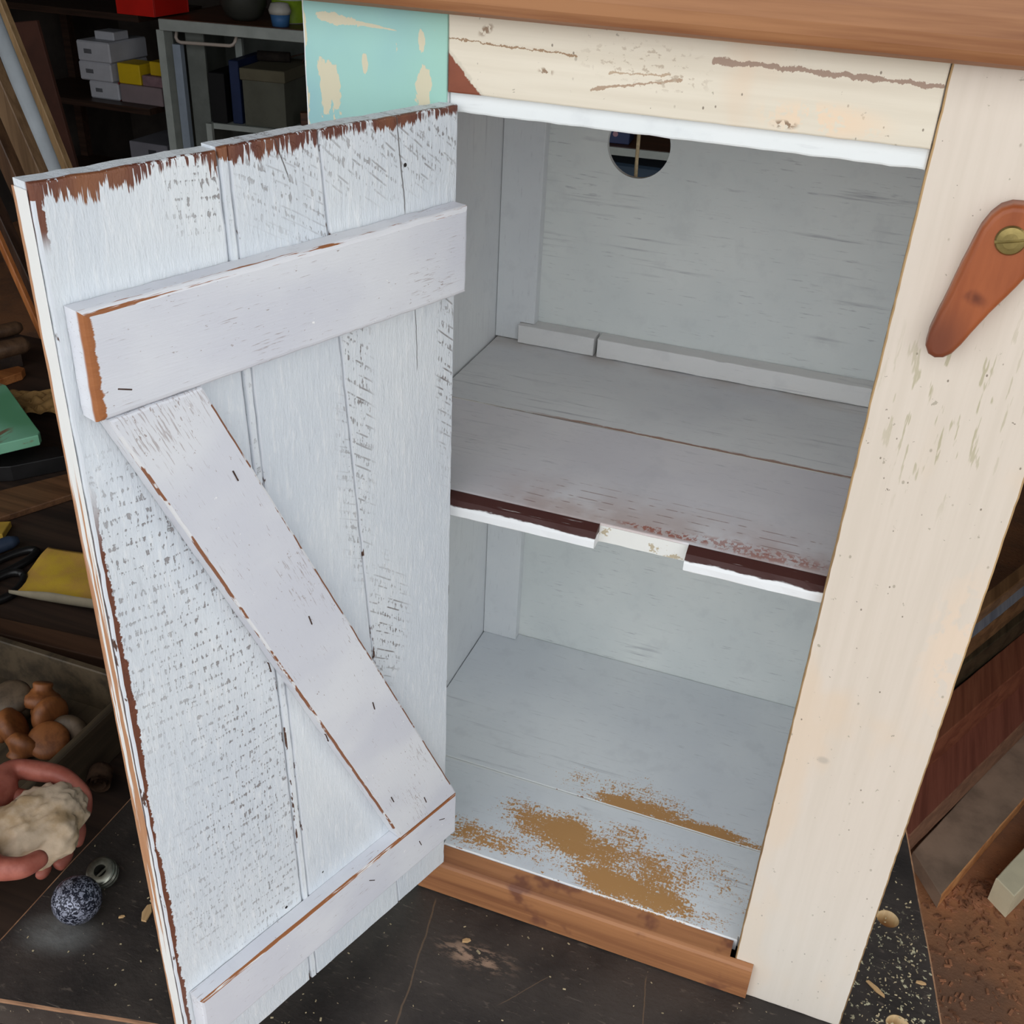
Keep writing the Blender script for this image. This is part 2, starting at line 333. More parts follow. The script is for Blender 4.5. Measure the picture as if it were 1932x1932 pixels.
def slab(poly, t0, t1, frame, bev=0.0015, ds=0.008, jit=0.0, seed=0, bev_pred=None, bm=None, steps=2, back_bev=True, side_pred=None):
    """prism on a 2-D outline; frame = (origin, ex, ey, en). Outline edges are subdivided and made uneven.
    Front (t1) bevel faces get material slot 1 where bev_pred(p) holds, side faces slot 1 where side_pred(p) holds."""
    bm = bm or bmesh.new(); O, ex, ey, en = [Vector(v) for v in frame]
    pts = []
    for i, p in enumerate(poly):
        q = poly[(i+1) % len(poly)]; d = math.hypot(q[0]-p[0], q[1]-p[1]); k = max(1, int(d/ds)) if ds else 1
        for j in range(k): pts.append((p[0]+(q[0]-p[0])*j/k, p[1]+(q[1]-p[1])*j/k))
    n = len(pts)
    area = sum(pts[i][0]*pts[(i+1) % n][1]-pts[(i+1) % n][0]*pts[i][1] for i in range(n))
    sg = 1 if area > 0 else -1
    nor = []
    for i in range(n):
        a, b, c = pts[i-1], pts[i], pts[(i+1) % n]
        e1 = Vector((b[0]-a[0], b[1]-a[1])).normalized(); e2 = Vector((c[0]-b[0], c[1]-b[1])).normalized()
        n1 = Vector((e1.y, -e1.x))*sg; n2 = Vector((e2.y, -e2.x))*sg; m = (n1+n2)
        m = m/max(0.35, (1+n1.dot(n2))); nor.append(m)
    if jit:
        pts = [(p[0]+nor[i].x*jit*mnoise.noise((p[0]*90, p[1]*90, seed)) + nor[i].x*jit*0.6*mnoise.noise((p[0]*300, p[1]*300, seed+3)),
                p[1]+nor[i].y*jit*mnoise.noise((p[0]*90, p[1]*90, seed+.5)) + nor[i].y*jit*0.6*mnoise.noise((p[0]*300, p[1]*300, seed+3))) for i, p in enumerate(pts)]
    lay = []
    if back_bev and bev > 0: lay.append((t0, bev))
    else: lay.append((t0, 0))
    if back_bev and bev > 0: lay.append((t0+bev, 0))
    if bev > 0:
        for s in range(steps+1):
            a = s/steps*PI/2; lay.append((t1-bev+bev*math.sin(a), bev*(1-math.cos(a))))
    else: lay.append((t1, 0))
    rings = []
    for t, ins in lay:
        rings.append([bm.verts.new(O+ex*(pts[i][0]-nor[i].x*ins)+ey*(pts[i][1]-nor[i].y*ins)+en*t) for i in range(n)])
    for k in range(len(rings)-1):
        for i in range(n):
            j = (i+1) % n; f = bm.faces.new((rings[k][i], rings[k][j], rings[k+1][j], rings[k+1][i]))
            mid = ((pts[i][0]+pts[j][0])/2, (pts[i][1]+pts[j][1])/2)
            if k >= len(rings)-1-steps and bev_pred and bev_pred(mid): f.material_index = 1
            elif k < len(rings)-1-steps and side_pred and side_pred(mid): f.material_index = 1
    bm.faces.new(list(reversed(rings[0]))); bm.faces.new(rings[-1])
    bmesh.ops.recalc_face_normals(bm, faces=list(bm.faces))
    return bm
def rect(x0, x1, y0, y1): return [(x0, y0), (x1, y0), (x1, y1), (x0, y1)]
FY = lambda: ((0, 0, 0), (1, 0, 0), (0, 0, 1), (0, -1, 0))     # outline in x,z; t runs towards the viewer (-y)
FZ = lambda: ((0, 0, 0), (1, 0, 0), (0, 1, 0), (0, 0, 1))      # outline in x,y; t runs up
def tube(pts, r, seg=10, bm=None, cap=True):
    bm = bm or bmesh.new(); P = [Vector(p) for p in pts]; rings = []
    R = r if isinstance(r, (list, tuple)) else [r]*len(P)
    up = Vector((0.13, 0.27, 1)).normalized()
    for i, p in enumerate(P):
        d = ((P[min(i+1, len(P)-1)]-P[max(i-1, 0)])).normalized(); a = d.cross(up).normalized(); b = d.cross(a)
        rings.append([bm.verts.new(p+(a*math.cos(2*PI*k/seg)+b*math.sin(2*PI*k/seg))*R[i]) for k in range(seg)])
    for i in range(len(P)-1):
        for k in range(seg): bm.faces.new((rings[i][k], rings[i][(k+1) % seg], rings[i+1][(k+1) % seg], rings[i+1][k]))
    if cap: bm.faces.new(list(reversed(rings[0]))); bm.faces.new(rings[-1])
    bmesh.ops.recalc_face_normals(bm, faces=list(bm.faces)); return bm
def lathe(prof, seg=32, M=None, bm=None):
    bm = bm or bmesh.new(); rings = []
    for r, z in prof:
        if r < 1e-6: rings.append([bm.verts.new((0, 0, z))])
        else: rings.append([bm.verts.new((r*math.cos(2*PI*k/seg), r*math.sin(2*PI*k/seg), z)) for k in range(seg)])
    for a, b in zip(rings, rings[1:]):
        for k in range(seg):
            j = (k+1) % seg
            if len(a) == 1 and len(b) == 1: continue
            if len(a) == 1: bm.faces.new((a[0], b[k], b[j]))
            elif len(b) == 1: bm.faces.new((a[k], a[j], b[0]))
            else: bm.faces.new((a[k], a[j], b[j], b[k]))
    if M: bm.transform(M)
    bmesh.ops.recalc_face_normals(bm, faces=list(bm.faces)); return bm
def cut(o, cutters):
    """boolean the cutter meshes away and keep only the result"""
    for bm in cutters:
        me = bpy.data.meshes.new('cutter'); bm.to_mesh(me); bm.free(); c = bpy.data.objects.new('cutter', me); C.objects.link(c)
        md = o.modifiers.new('cut', 'BOOLEAN'); md.object = c; md.operation = 'DIFFERENCE'; md.solver = 'EXACT'
        dg = bpy.context.evaluated_depsgraph_get(); dg.update()
        nm = bpy.data.meshes.new_from_object(o.evaluated_get(dg)); o.modifiers.clear(); old = o.data; o.data = nm
        bpy.data.objects.remove(c); bpy.data.meshes.remove(me); nm.name = old.name
    return o

# ------------------------------------------------------------------ the setting
m_floor = N('dusty_floor')
_f = m_floor.noise(m_floor.map((5, 5, 5)), 1, 6, 0.6); _g = m_floor.noise(m_floor.map((90, 90, 90)), 1, 4, 0.65)
_c = m_floor.mix(m_floor.step(_f, 0.35, 0.65), L(134, 98, 76), L(178, 122, 84)); _c = m_floor.mix(m_floor.step(_g, 0.64, 0.72), _c, L(200, 156, 120))
_c = m_floor.mix(m_floor.step(_g, 0.36, 0.28), _c, L(90, 64, 52))
m_floor = m_floor.out(_c, 0.9, m_floor.bump(_g, 0.5, 0.004))
m_wall = simple('dark_plaster_wall', L(74, 66, 60), 0.9, 0.2, 5); m_ceil = simple('dark_ceiling_boards', L(60, 50, 44), 0.9, 0.2, 6, stretch=(1, 8, 1))
T = 0.12
m_pave = simple('grey_outdoor_paving', L(170, 166, 160), 0.9, 0.12, 3)
struct(mesh_obj('floor', bx(RX0-T, RX1+T, RY0-T, RY1+T, RZ0-0.1, RZ0), m_floor))
struct(mesh_obj('ground', bx(-14, 14, -16, RY0-T, RZ0-0.1, RZ0-0.01), m_pave))
struct(mesh_obj('ceiling', bx(RX0-T, RX1+T, RY0-T, RY1+T, RZ1, RZ1+0.1), m_ceil))
struct(mesh_obj('wall_back', bx(RX0-T, RX1+T, RY1, RY1+T, RZ0, RZ1), m_wall))
struct(mesh_obj('wall_left', bx(RX0-T, RX0, RY0, RY1, RZ0, RZ1), m_wall))
bm = bx(RX1, RX1+T, SY1, RY1, RZ0, RZ1); box(bm, RX1, RX1+T, RY0, SY0, RZ0, RZ1); box(bm, RX1, RX1+T, SY0, SY1, RZ0, SZ0); box(bm, RX1, RX1+T, SY0, SY1, SZ1, RZ1)
struct(mesh_obj('wall_right', bm, m_wall))
bm = bx(RX0-T, OX0, RY0-T, RY0, RZ0, RZ1); box(bm, OX1, RX1+T, RY0-T, RY0, RZ0, RZ1); box(bm, OX0, OX1, RY0-T, RY0, OZ1, RZ1)
struct(mesh_obj('wall_front', bm, m_wall))

# ------------------------------------------------------------------ workbench under the cupboard
n = N('black_bench_top'); x, y, z = n.sep()
a = n.noise(n.map((7, 7, 7)), 1, 5, 0.6); g = n.noise(n.map((60, 170, 60), (0, 0, 0), (0, 0, 0.5)), 1, 4, 0.65); sp = n.noise(n.map((230, 230, 230)), 1, 2, 0.5)
col = n.mix(n.step(a, 0.35, 0.68), L(40, 35, 33), L(70, 62, 57)); col = n.mix(n.mul(n.step(g, 0.60, 0.70), 0.55), col, L(104, 92, 82))
col = n.mix(n.step(sp, 0.72, 0.76), col, L(170, 152, 124))
pale = n.mul(n.blob(0.43, 0.06, 0.07, 0.07, 0, soft=0.5), n.step(n.noise(n.map((170, 170, 170), (4, 4, 4)), 1, 3, 0.6), 0.60, 0.66))
col = n.mix(pale, col, L(190, 182, 150))
wobl = n.mul(n.math('SUBTRACT', n.noise(n.map((30, 30, 30)), 1, 3), 0.5), 0.006)
def scratch(x0, y0, x1, y1, th):
    k = (x1-x0)/(y1-y0); xl = n.math('ADD', n.math('MULTIPLY', y, k), x0-k*y0)
    d_ = n.math('ABSOLUTE', n.math('ADD', n.math('SUBTRACT', x, xl), wobl)); lo_, hi_ = sorted((y0, y1))
    return n.mul(n.step(d_, th, th*0.5), n.step(y, lo_-0.004, lo_+0.004), n.step(y, hi_+0.004, hi_-0.004))
scr = n.mx(scratch(0.006, -0.013, 0.030, -0.165, 0.0010), scratch(0.211, -0.017, 0.226, -0.10, 0.0007), scratch(-0.338, 0.0, -0.27, -0.055, 0.0008), scratch(0.13, -0.05, 0.10, -0.09, 0.0006))
col = n.mix(n.mul(scr, 0.6), col, L(122, 98, 76))
fs = n.noise(n.map((24, 260, 24), (2, 0, 0), (0, 0, -0.7)), 1, 4, 0.7); col = n.mix(n.mul(n.step(fs, 0.64, 0.70), 0.5), col, L(120, 108, 98))
smudge = n.mul(n.blob(-0.292, -0.176, 0.026, 0.016, 0.3, soft=0.8), n.noise(n.map((50, 50, 50)), 1, 4))
col = n.mix(n.mul(smudge, 0.8), col, L(140, 142, 140))
bare = n.mul(n.blob(0.062, -0.055, 0.028, 0.010, 0.0, soft=0.8), n.step(g, 0.45, 0.6)); col = n.mix(bare, col, L(168, 138, 116))
m_bench = n.out(col, 0.55, n.bump(n.math('ADD', g, sp), 0.35, 0.0012))
m_bench_edge = wood_mat('worn_bench_edge', L(120, 84, 60), L(176, 132, 98), 'x', 3, 0.7, 0.8)
m_bench_side = simple('dark_bench_side', L(52, 42, 36), 0.7, 0.2, 20)
bench = thing('workbench', 'black-topped workbench with worn wooden edges and dog holes, carrying the cupboard', 'workbench', (0.03, 0.2, RZ0))
BZ = 0.75
bp = [(-0.3356, -0.2569), (0.4819, -0.0746), (0.4608, 0.0374), (0.4225, 0.2412), (0.345, 0.66), (-0.3356, 0.66)]
top = mesh_obj('bench_top', slab([(p[0], p[1]) for p in bp], -0.035, 0.0, FZ(), 0.0022, 0.03, 0.0008, 2, bev_pred=lambda p: True, steps=2), [m_bench, m_bench_edge])
cut(top, [lathe([(0, -0.1), (0.0105, -0.1), (0.0105, 0.1), (0, 0.1)], 28, Matrix.Translation((0.4085, 0.1325, 0))),
          lathe([(0, -0.1), (0.0105, -0.1), (0.0105, 0.1), (0, 0.1)], 28, Matrix.Translation((0.424, 0.0215, 0)))])
top.parent = bench; top.location = (-0.03, -0.2, BZ)
m_hole = wood_mat('pale_hole_lining', L(196, 160, 112), L(226, 196, 150), 'z', 8)
for hx, hy in ((0.4085, 0.1325), (0.424, 0.0215)):
    bm = lathe([(0.0106, -0.034), (0.0106, -0.0012), (0.0098, -0.0012), (0.0098, -0.034), (0.0106, -0.034)], 28)
    mesh_obj('hole_lining', bm, m_hole, bench, True, (hx-0.03, hy-0.2, BZ))
mesh_obj('bench_apron', bx(-0.33, 0.33, -0.02, 0.4, 0.62, 0.714, 0.003), m_bench_side, bench)
for lx, ly in ((-0.31, -0.02), (0.31, 0.0), (0.25, 0.40), (-0.31, 0.40)):
    mesh_obj('leg', bx(lx-0.03, lx+0.03, ly-0.03, ly+0.03, 0, 0.62, 0.004), m_bench_side, bench)

# ------------------------------------------------------------------ cupboard
cup = thing('cupboard', 'small rustic cupboard with cream and turquoise frame, white inside, door open', 'cupboard')
W, ZT, ZR, SW, SL, TH = 0.280, 0.7615, 0.7175, 0.0965, 0.0976, 0.018
m_rim = wood_mat('bare_frame_edge', L(120, 92, 62), L(196, 160, 112), 'z', 4, 0.6)
m_inner_z = inner_mat('inner_white_upright', 1, 'z')
m_stile = cream_mat('cream_stile_paint', 3, 'z', extra=stile_extra)
m_rail = cream_mat('cream_rail_paint', 9, 'x', (L(222, 210, 190), L(231, 220, 201)), extra=rail_extra)
m_lip = inner_mat('white_lip_paint', 6, 'x', (L(226, 230, 231), L(236, 238, 237)), 0.25)
mesh_obj('stile', slab(rect(-SL, -0.0002, 0, ZT), -TH, 0, FY(), 0.0012, 0.012, 0.0003, 1, bev_pred=lambda p: p[0] < -SL+0.002, side_pred=lambda p: p[0] > -0.01), [turquoise_mat(), m_inner_z], cup)
mesh_obj('stile', slab(rect(W+0.0002, W+SW, 0, ZT), -TH, 0, FY(), 0.0012, 0.006, 0.0005, 2, bev_pred=lambda p: p[0] > W+SW-0.002 or p[0] < W+0.002, side_pred=lambda p: True), [m_stile, m_rim], cup)
mesh_obj('rail', slab(rect(0.0003, W-0.0003, ZR, ZT), -TH, 0, FY(), 0.0010, 0.006, 0.0003, 3), [m_rail], cup)
lp = [(0.0, ZR+0.002), (W, ZR+0.002)] + [(W-W*i/60, 0.7058+0.0007*mnoise.noise((i*0.35, 0, 0))+0.0005*max(0, mnoise.noise((i*0.9, 5, 0)))) for i in range(61)]
mesh_obj('rail_lip', slab(lp, -0.0165, -0.0035, FY(), 0.0014, 0, 0, 4), [m_lip], cup)
m_back = inner_mat('inner_back_panel', 5, 'x', (L(226, 231, 230), L(240, 243, 240)), 0.9)
m_side = inner_mat('inner_side_board', 7, 'z')
YB, XL, XR = 0.3417, -0.0854, 0.3640
m_out = cream_mat('outer_side_paint', 12, 'z')
for s0, s1, inner in ((-SL+0.0005, XL, 1), (XR, W+SW-0.001, 0)):
    mesh_obj('side_panel', bx(s0, s1, TH+0.0003, YB+0.006, 0.0, ZT, 0.0008), m_side, cup)
bp_ = mesh_obj('back_panel', bx(XL+0.0002, XR-0.0002, YB, YB+0.0055, 0.001, ZT), m_back, cup)
cut(bp_, [lathe([(0, -0.2), (0.029, -0.2), (0.029, 0.2), (0, 0.2)], 64, Matrix.Translation((0.0402, YB, 0.6262)) @ Matrix.Rotation(PI/2, 4, 'X'))])
ZS, ZF = 0.4262, 0.0481
m_post = inner_mat('inner_corner_post', 8, 'z', (L(230, 233, 236), L(241, 243, 244)))
PY = 0.3287
for x0, x1, cx in ((XL+0.0004, -0.0440, -0.0590), (0.323, XR-0.0004, 0.337)):
    lo_, hi_ = (x0, cx) if x0 < 0 else (cx, x1)
    pol = [(x0, ZS+0.0004), (cx, ZS+0.0004), (cx, ZS+0.0192), (x1, ZS+0.0192), (x1, ZT), (x0, ZT)] if x0 < 0 else [(cx, ZS+0.0004), (x1, ZS+0.0004), (x1, ZT), (x0, ZT), (x0, ZS+0.0192), (cx, ZS+0.0192)]
    mesh_obj('corner_post', slab(pol, -YB+0.0003, -PY, FY(), 0.0008, 0, 0, 5), [m_post], cup)
    mesh_obj('corner_post', slab(rect(x0, x1, ZF+0.0003, 0.4112), -YB+0.0003, -PY, FY(), 0.0008, 0.02, 0.0003, 6), [m_post], cup)
m_cleat = inner_mat('inner_cleat', 9, 'x', (L(234, 233, 232), L(244, 243, 241)))
mesh_obj('cleat', slab(rect(-0.0586, 0.0206, ZS+0.0003, 0.4450), -YB+0.0003, -0.3215, FY(), 0.0010, 0.01, 0.0004, 7), [m_cleat], cup)
mesh_obj('cleat', slab(rect(0.0240, 0.3365, ZS+0.0003, 0.4450), -YB+0.0003, -0.3215, FY(), 0.0010, 0.01, 0.0004, 8), [m_cleat], cup)
# shelf: two boards, the front one nosed with a notch cut out
m_shelf_f = inner_mat('shelf_board_worn_front', 11, 'x', (L(222, 219, 224), L(236, 233, 234)), 0.8, shelf_wear_and_lit_edge)
m_shelf_r = inner_mat('shelf_board', 12, 'x', (L(216, 217, 221), L(231, 232, 232)), 0.8, rear_stain)
m_joint = edge_mat('rubbed_joint', 2, 0.55, L(140, 84, 46), L(228, 226, 220), (30, 200, 200))
bm = slab(rect(XL+0.001, XR-0.001, 0.0238, 0.1756), 0.4117, ZS+0.0010, FZ(), 0.0011, 0.01, 0.0002, 9, bev_pred=lambda p: p[1] > 0.17)
for a, b in ((XL+0.001, 0.1165), (0.183, XR-0.001)):
    ex = (1, 0, 0)
    prof = [(0.0252, 0.4117), (0.0252, ZS+0.0010), (0.0218, ZS+0.0006), (0.0150, 0.4238), (0.0118, 0.4206), (0.0108, 0.4180), (0.0108, 0.4125), (0.0116, 0.4117)]
    xs = [a+(b-a)*i/24 for i in range(25)]; rings = []
    for xx in xs: rings.append([bm.verts.new((xx, p[0]+0.0006*mnoise.noise((xx*60, i*1.3, 1))*(1 if p[0] < 0.02 else 0), p[1]+0.0004*mnoise.noise((xx*60, i*1.3, 7))*(1 if p[0] < 0.02 else 0))) for i, p in enumerate(prof)])
    for r0, r1 in zip(rings, rings[1:]):
        for i in range(len(prof)): j = (i+1) % len(prof); bm.faces.new((r0[i], r0[j], r1[j], r1[i]))
    bm.faces.new(rings[0]); bm.faces.new(rings[-1])
bmesh.ops.recalc_face_normals(bm, faces=list(bm.faces))
mesh_obj('shelf_board', bm, [m_shelf_f, edge_mat('white_shelf_joint', 5, 0.12, L(140, 90, 54), L(232, 230, 224), (20, 200, 200))], cup)
mesh_obj('shelf_board', slab(rect(XL+0.002, XR-0.001, 0.1764, YB-0.0005), 0.4117, ZS-0.0003, FZ(), 0.0012, 0.01, 0.0002, 10, bev_pred=lambda p: p[1] < 0.19), [m_shelf_r, m_joint], cup)
# notch face left unworn and white
mesh_obj('notch_face', slab(rect(0.1165, 0.183, 0.4119, 0.4254), -0.0239, -0.0232, FY(), 0.0002, 0.004, 0.0003, 11), [edge_mat('white_notch_paint', 3, 0.05, L(190, 176, 150), L(232, 231, 226))], cup)
# bottom boards
m_bot_f = inner_mat('bottom_board_worn', 14, 'x', (L(226, 230, 235), L(240, 243, 245)), 0.7, floor_wear)
ft = [(0.0012, 0.0139), (W-0.0012, 0.0139), (W-0.0012, 0.0186), (XR-0.001, 0.0186), (XR-0.001, 0.1198), (XL+0.001, 0.1198), (XL+0.001, 0.0186), (0.0012, 0.0186)]
m_white_edge = edge_mat('white_board_edge', 4, 0.05, RUST, L(238, 239, 238))
mesh_obj('bottom_board', slab(ft, 0.034, ZF, FZ(), 0.0006, 0.01, 0.0002, 12, bev_pred=lambda p: p[1] < 0.02), [m_bot_f, m_white_edge], cup)
mesh_obj('bottom_board', slab(rect(XL+0.001, XR-0.001, 0.1206, YB-0.0005), 0.034, ZF, FZ(), 0.0009, 0.01, 0.0002, 13, bev_pred=lambda p: p[1] < 0.13), [m_bot_f, m_white_edge], cup)
# sill
m_sill = wood_mat('brown_varnished_sill', L(134, 86, 58), L(172, 118, 78), 'x', 2, 0.4, 1.0, 0.15, 0.3, L(122, 78, 58))
sp_ = [(-0.0095, 0.0008), (0.2968, 0.0008), (0.2968, 0.0395), (0.2950, 0.0425), (-0.0095, 0.0425)]
bm = bmesh.new()
def prof_x(bm, prof, a, b, k=20, jit=0.0):
    rings = [[bm.verts.new((a+(b-a)*i/k, p[0], p[1])) for p in prof] for i in range(k+1)]
    for r0, r1 in zip(rings, rings[1:]):
        for i in range(len(prof)): j = (i+1) % len(prof); bm.faces.new((r0[i], r0[j], r1[j], r1[i]))
    bm.faces.new(rings[0]); bm.faces.new(rings[-1]); bmesh.ops.recalc_face_normals(bm, faces=list(bm.faces))
fr = [(-0.0003, 0.0015), (-0.0048, 0.0015), (-0.0056, 0.0024), (-0.0058, 0.034), (-0.0053, 0.0380), (-0.0038, 0.0408), (-0.0014, 0.0421), (-0.0003, 0.0423)]
prof_x(bm, fr, -0.0165, 0.2962)
prof_x(bm, [(0.0134, 0.0015), (-0.0003, 0.0015), (-0.0003, 0.0423), (0.004, 0.0432), (0.0134, 0.0462)], 0.0008, 0.2758)
mesh_obj('sill', bm, m_sill, cup)
# top board with bullnose front
m_top = wood_mat('brown_varnished_top', L(136, 86, 54), L(172, 120, 80), 'x', 5, 0.38, 1.15, 0.12)
pr = [(0.37, ZT+0.0002), (0.37, 0.8040), (-0.010, 0.8040), (-0.0150, 0.8030), (-0.0188, 0.7995), (-0.0205, 0.794), (-0.0210, 0.785), (-0.0210, 0.776), (-0.0202, 0.7695), (-0.0180, 0.7645), (-0.0140, 0.7622), (-0.009, ZT+0.0002)]
bm = bmesh.new(); prof_x(bm, pr, -0.116, 0.395, 4); mesh_obj('top_board', bm, m_top, cup)

# turn latch on the cream stile
lat = [(.3145, .684), (.3175, .6905), (.3215, .6952), (.3265, .6978), (.332, .698), (.3375, .696), (.3425, .692), (.3455, .686), (.3465, .679), (.3455, .670), (.3425, .6605), (.338, .652), (.3326, .6427), (.3285, .635), (.324, .626), (.3205, .618), (.3170, .6122), (.3130, .6090), (.3085, .6082), (.3045, .6100), (.3020, .6145), (.3022, .622), (.3040, .632), (.3060, .642), (.3080, .653), (.3103, .665), (.3123, .675)]
n = N('orange_brown_latch_wood'); _a = n.noise(n.map((70, 70, 9)), 1, 4, 0.6); _b = n.noise(n.map((60, 60, 60)), 1, 3)
col = n.mix(n.step(_a, 0.3, 0.7), L(140, 70, 36), L(166, 90, 50))
col = n.mix(n.mul(n.blob(0.308, 0.616, 0.012, 0.020, 0, 'xz', 0.8), 0.75), col, L(100, 50, 34)); col = n.mix(n.mul(n.blob(0.319, 0.647, 0.007, 0.003, -0.4, 'xz', 0.8), n.step(_b, 0.4, 0.6), 0.8), col, L(84, 34, 22))
m_latch = n.out(col, 0.38, n.bump(_a, 0.08, 0.0006))
bm = slab(lat, 0.0003, 0.0135, FY(), 0.0034, 0.003, 0.0002, 5, steps=4, back_bev=False)
# whittled facet on the latch's edge: pull the front rim inwards and back
for v in bm.verts:
    if -0.0130 < v.co.y < -0.006:
        d = math.exp(-((v.co.z-0.655)/0.016)**2)*max(0, 1-(v.co.x-0.3068)/0.011)
        v.co.y += 0.004*min(1, max(0, d))
latch = mesh_obj('turn_latch', bm, [m_latch], cup)
for p in latch.data.polygons: p.use_smooth = len(p.vertices) < 6
m_brass = simple('aged_brass', L(150, 132, 82), 0.38, 0.15, 90, 0.85)
scx, scz = 0.3298, 0.6798
MS = Matrix.Translation((scx, -0.0128, scz)) @ Matrix.Rotation(PI/2, 4, 'X')
sc = mesh_obj('screw', lathe([(0, 0.0), (0.0078, 0.0), (0.0078, 0.0014), (0.0070, 0.0023), (0.004, 0.0029), (0, 0.0031)], 40, MS), m_brass, latch)
b2 = bx(-0.012, 0.012, -0.0008, 0.0008, 0.0013, 0.01); b2.transform(MS @ Matrix.Rotation(0.22, 4, 'Z')); cut(sc, [b2])

# ------------------------------------------------------------------ door
TD = 1.9035
door = bpy.data.objects.new('door', None); C.objects.link(door); door.parent = cup
door.location = (0.0088, -0.0021, 0); door.rotation_euler = (0, 0, math.atan2(-math.sin(TD), math.cos(TD)))
FD = ((0, 0, 0), (1, 0, 0), (0, 0, 1), (0, 1, 0))    # outline in u,z; t = out of the inner face
Z0, Z1, WD, DT = 0.0426, 0.7103, 0.2768, 0.0148
j1 = lambda z: 0.1620+(0.1776-0.1620)*(z-0.045)/0.67
j2 = lambda z: 0.0600+(0.1128-0.0600)*(z-0.045)/0.67
def strip(l, r, g=0.0004, z0=Z0, z1=Z1):
    zz = [z0+(z1-z0)*i/8 for i in range(9)]
    return [(r(z)-g, z) for z in zz] + [(l(z)+g, z) for z in reversed(zz)]
m_arr = edge_mat('door_joint_arris', 6, 0.12, L(84, 58, 46), L(214, 218, 224), (90, 90, 30))
n = N('door_edge_rubbed'); x, y, z = n.sep()
e = n.noise(n.map((260, 260, 6)), 1, 4, 0.7); rim = n.step(n.math('ADD', y, n.mul(n.math('SUBTRACT', n.noise(n.map((30, 30, 22)), 1, 3), 0.5), 0.006)), -DT+0.0040, -DT+0.0032)
zm = n.mul(n.step(z, 0.60, 0.45), n.step(z, 0.12, 0.30))
m = n.mx(rim, n.mul(n.step(n.math('ADD', e, n.mul(zm, 0.22)), 0.66, 0.70), n.step(zm, 0.02, 0.3)))
m_left = n.out(n.mix(m, L(232, 231, 228), n.mix(e, L(150, 96, 66), L(204, 156, 118))), 0.55, n.bump(e, 0.3, 0.001))
notop = lambda p: p[1] < Z1-0.004
mesh_obj('plank', slab(strip(lambda z: j1(z), lambda z: WD), -DT, 0, FD, 0.0016, 0.007, 0.0006, 21, bev_pred=notop), [door_plank_mat('white_rough_plank_a', 1, -0.10, 0.72, 1.0, True, [(0.235, 0.46, 0.06, 0.11), (0.20, 0.38, 0.05, 0.09), (0.20, 0.24, 0.06, 0.09, 0), (0.19, 0.69, 0.02, 0.02)]), m_arr], door)
mesh_obj('edge_strip', slab(rect(WD+0.0001, WD+0.0006, Z0+0.002, Z1-0.003), -DT+0.001, -0.0018, FD, 0.0002, 0.01, 0.0002, 31), [m_left], door)
mesh_obj('plank', slab(strip(lambda z: j1(z)-0.0058, lambda z: j1(z), z1=Z1+0.0010), -DT, 0.0006, FD, 0.0011, 0.006, 0.0004, 22, bev_pred=notop), [door_plank_mat('white_rough_plank_b', 2, 0.3, 0.2, 0.5), m_arr], door)
mesh_obj('plank', slab(strip(lambda z: j2(z), lambda z: j1(z)-0.0058, z1=Z1+0.0014), -DT, 0.0004, FD, 0.0014, 0.007, 0.0006, 23, bev_pred=notop), [door_plank_mat('white_rough_plank_c', 3, -0.50, 0.9, 0.8, False, [(0.135, 0.70, 0.03, 0.035), (0.10, 0.66, 0.03, 0.05), (0.086, 0.50, 0.02, 0.09)], 0.5, cracks=[(0.1425, 0.712, 0.134, 0.69, 0.0005), (0.0835, 0.712, 0.081, 0.695, 0.0005)]), m_arr], door)
mesh_obj('plank', slab(strip(lambda z: 0.0, lambda z: j2(z), z1=Z1+0.0010), -DT, 0, FD, 0.0013, 0.007, 0.0006, 24, bev_pred=notop), [door_plank_mat('white_rough_plank_d', 4, -0.66, 0.9, 0.55, False, [(0.055, 0.695, 0.06, 0.025), (0.09, 0.52, 0.012, 0.10), (0.006, 0.55, 0.010, 0.08), (0.07, 0.36, 0.02, 0.05)], 1.0, 0.0105, [(0.0533, 0.712, 0.0465, 0.655, 0.0006), (0.0385, 0.60, 0.036, 0.55, 0.0004)]), m_arr], door)
TB = 0.0139
m_bat = batten_mat('white_batten_paint', 1, 0.0, 0.2710-0.0024); m_bed = edge_mat('batten_arris', 8, 0.22, RUST, L(228, 228, 232), (16, 420, 420))
end_l = lambda p: p[0] > 0.265
mesh_obj('batten', slab(rect(0.0044, 0.2710, 0.5980, 0.6540), 0.0006, TB, FD, 0.0030, 0.006, 0.0005, 25, bev_pred=lambda p: p[1] > 0.652, steps=3, back_bev=False), [m_bat, m_bed], door)
mesh_obj('batten', slab(rect(0.0012, 0.2688, 0.0945, 0.1425), 0.0006, TB, FD, 0.0020, 0.006, 0.0004, 26, bev_pred=lambda p: p[1] > 0.140, steps=2, back_bev=False), [batten_mat('white_batten_paint_low', 2, 0.0), edge_mat('low_batten_arris', 10, 0.62, RUST, L(226, 224, 222), (10, 160, 160))], door)
br = [(0.2655, 0.5976), (0.2105, 0.5976), (0.0012, 0.1428), (0.0705, 0.1428)]
bang = math.atan2(0.5976-0.1428, 0.2655-0.0705)
mesh_obj('brace', slab(br, 0.0006, TB-0.0004, FD, 0.0016, 0.006, 0.0004, 27, bev_pred=lambda p: 0.16 < p[1] < 0.585, steps=2, back_bev=False), [batten_mat('white_brace_paint', 3, bang), edge_mat('brace_arris', 11, 0.45, L(140, 92, 66), L(226, 226, 228), (24, 120, 24))], door)
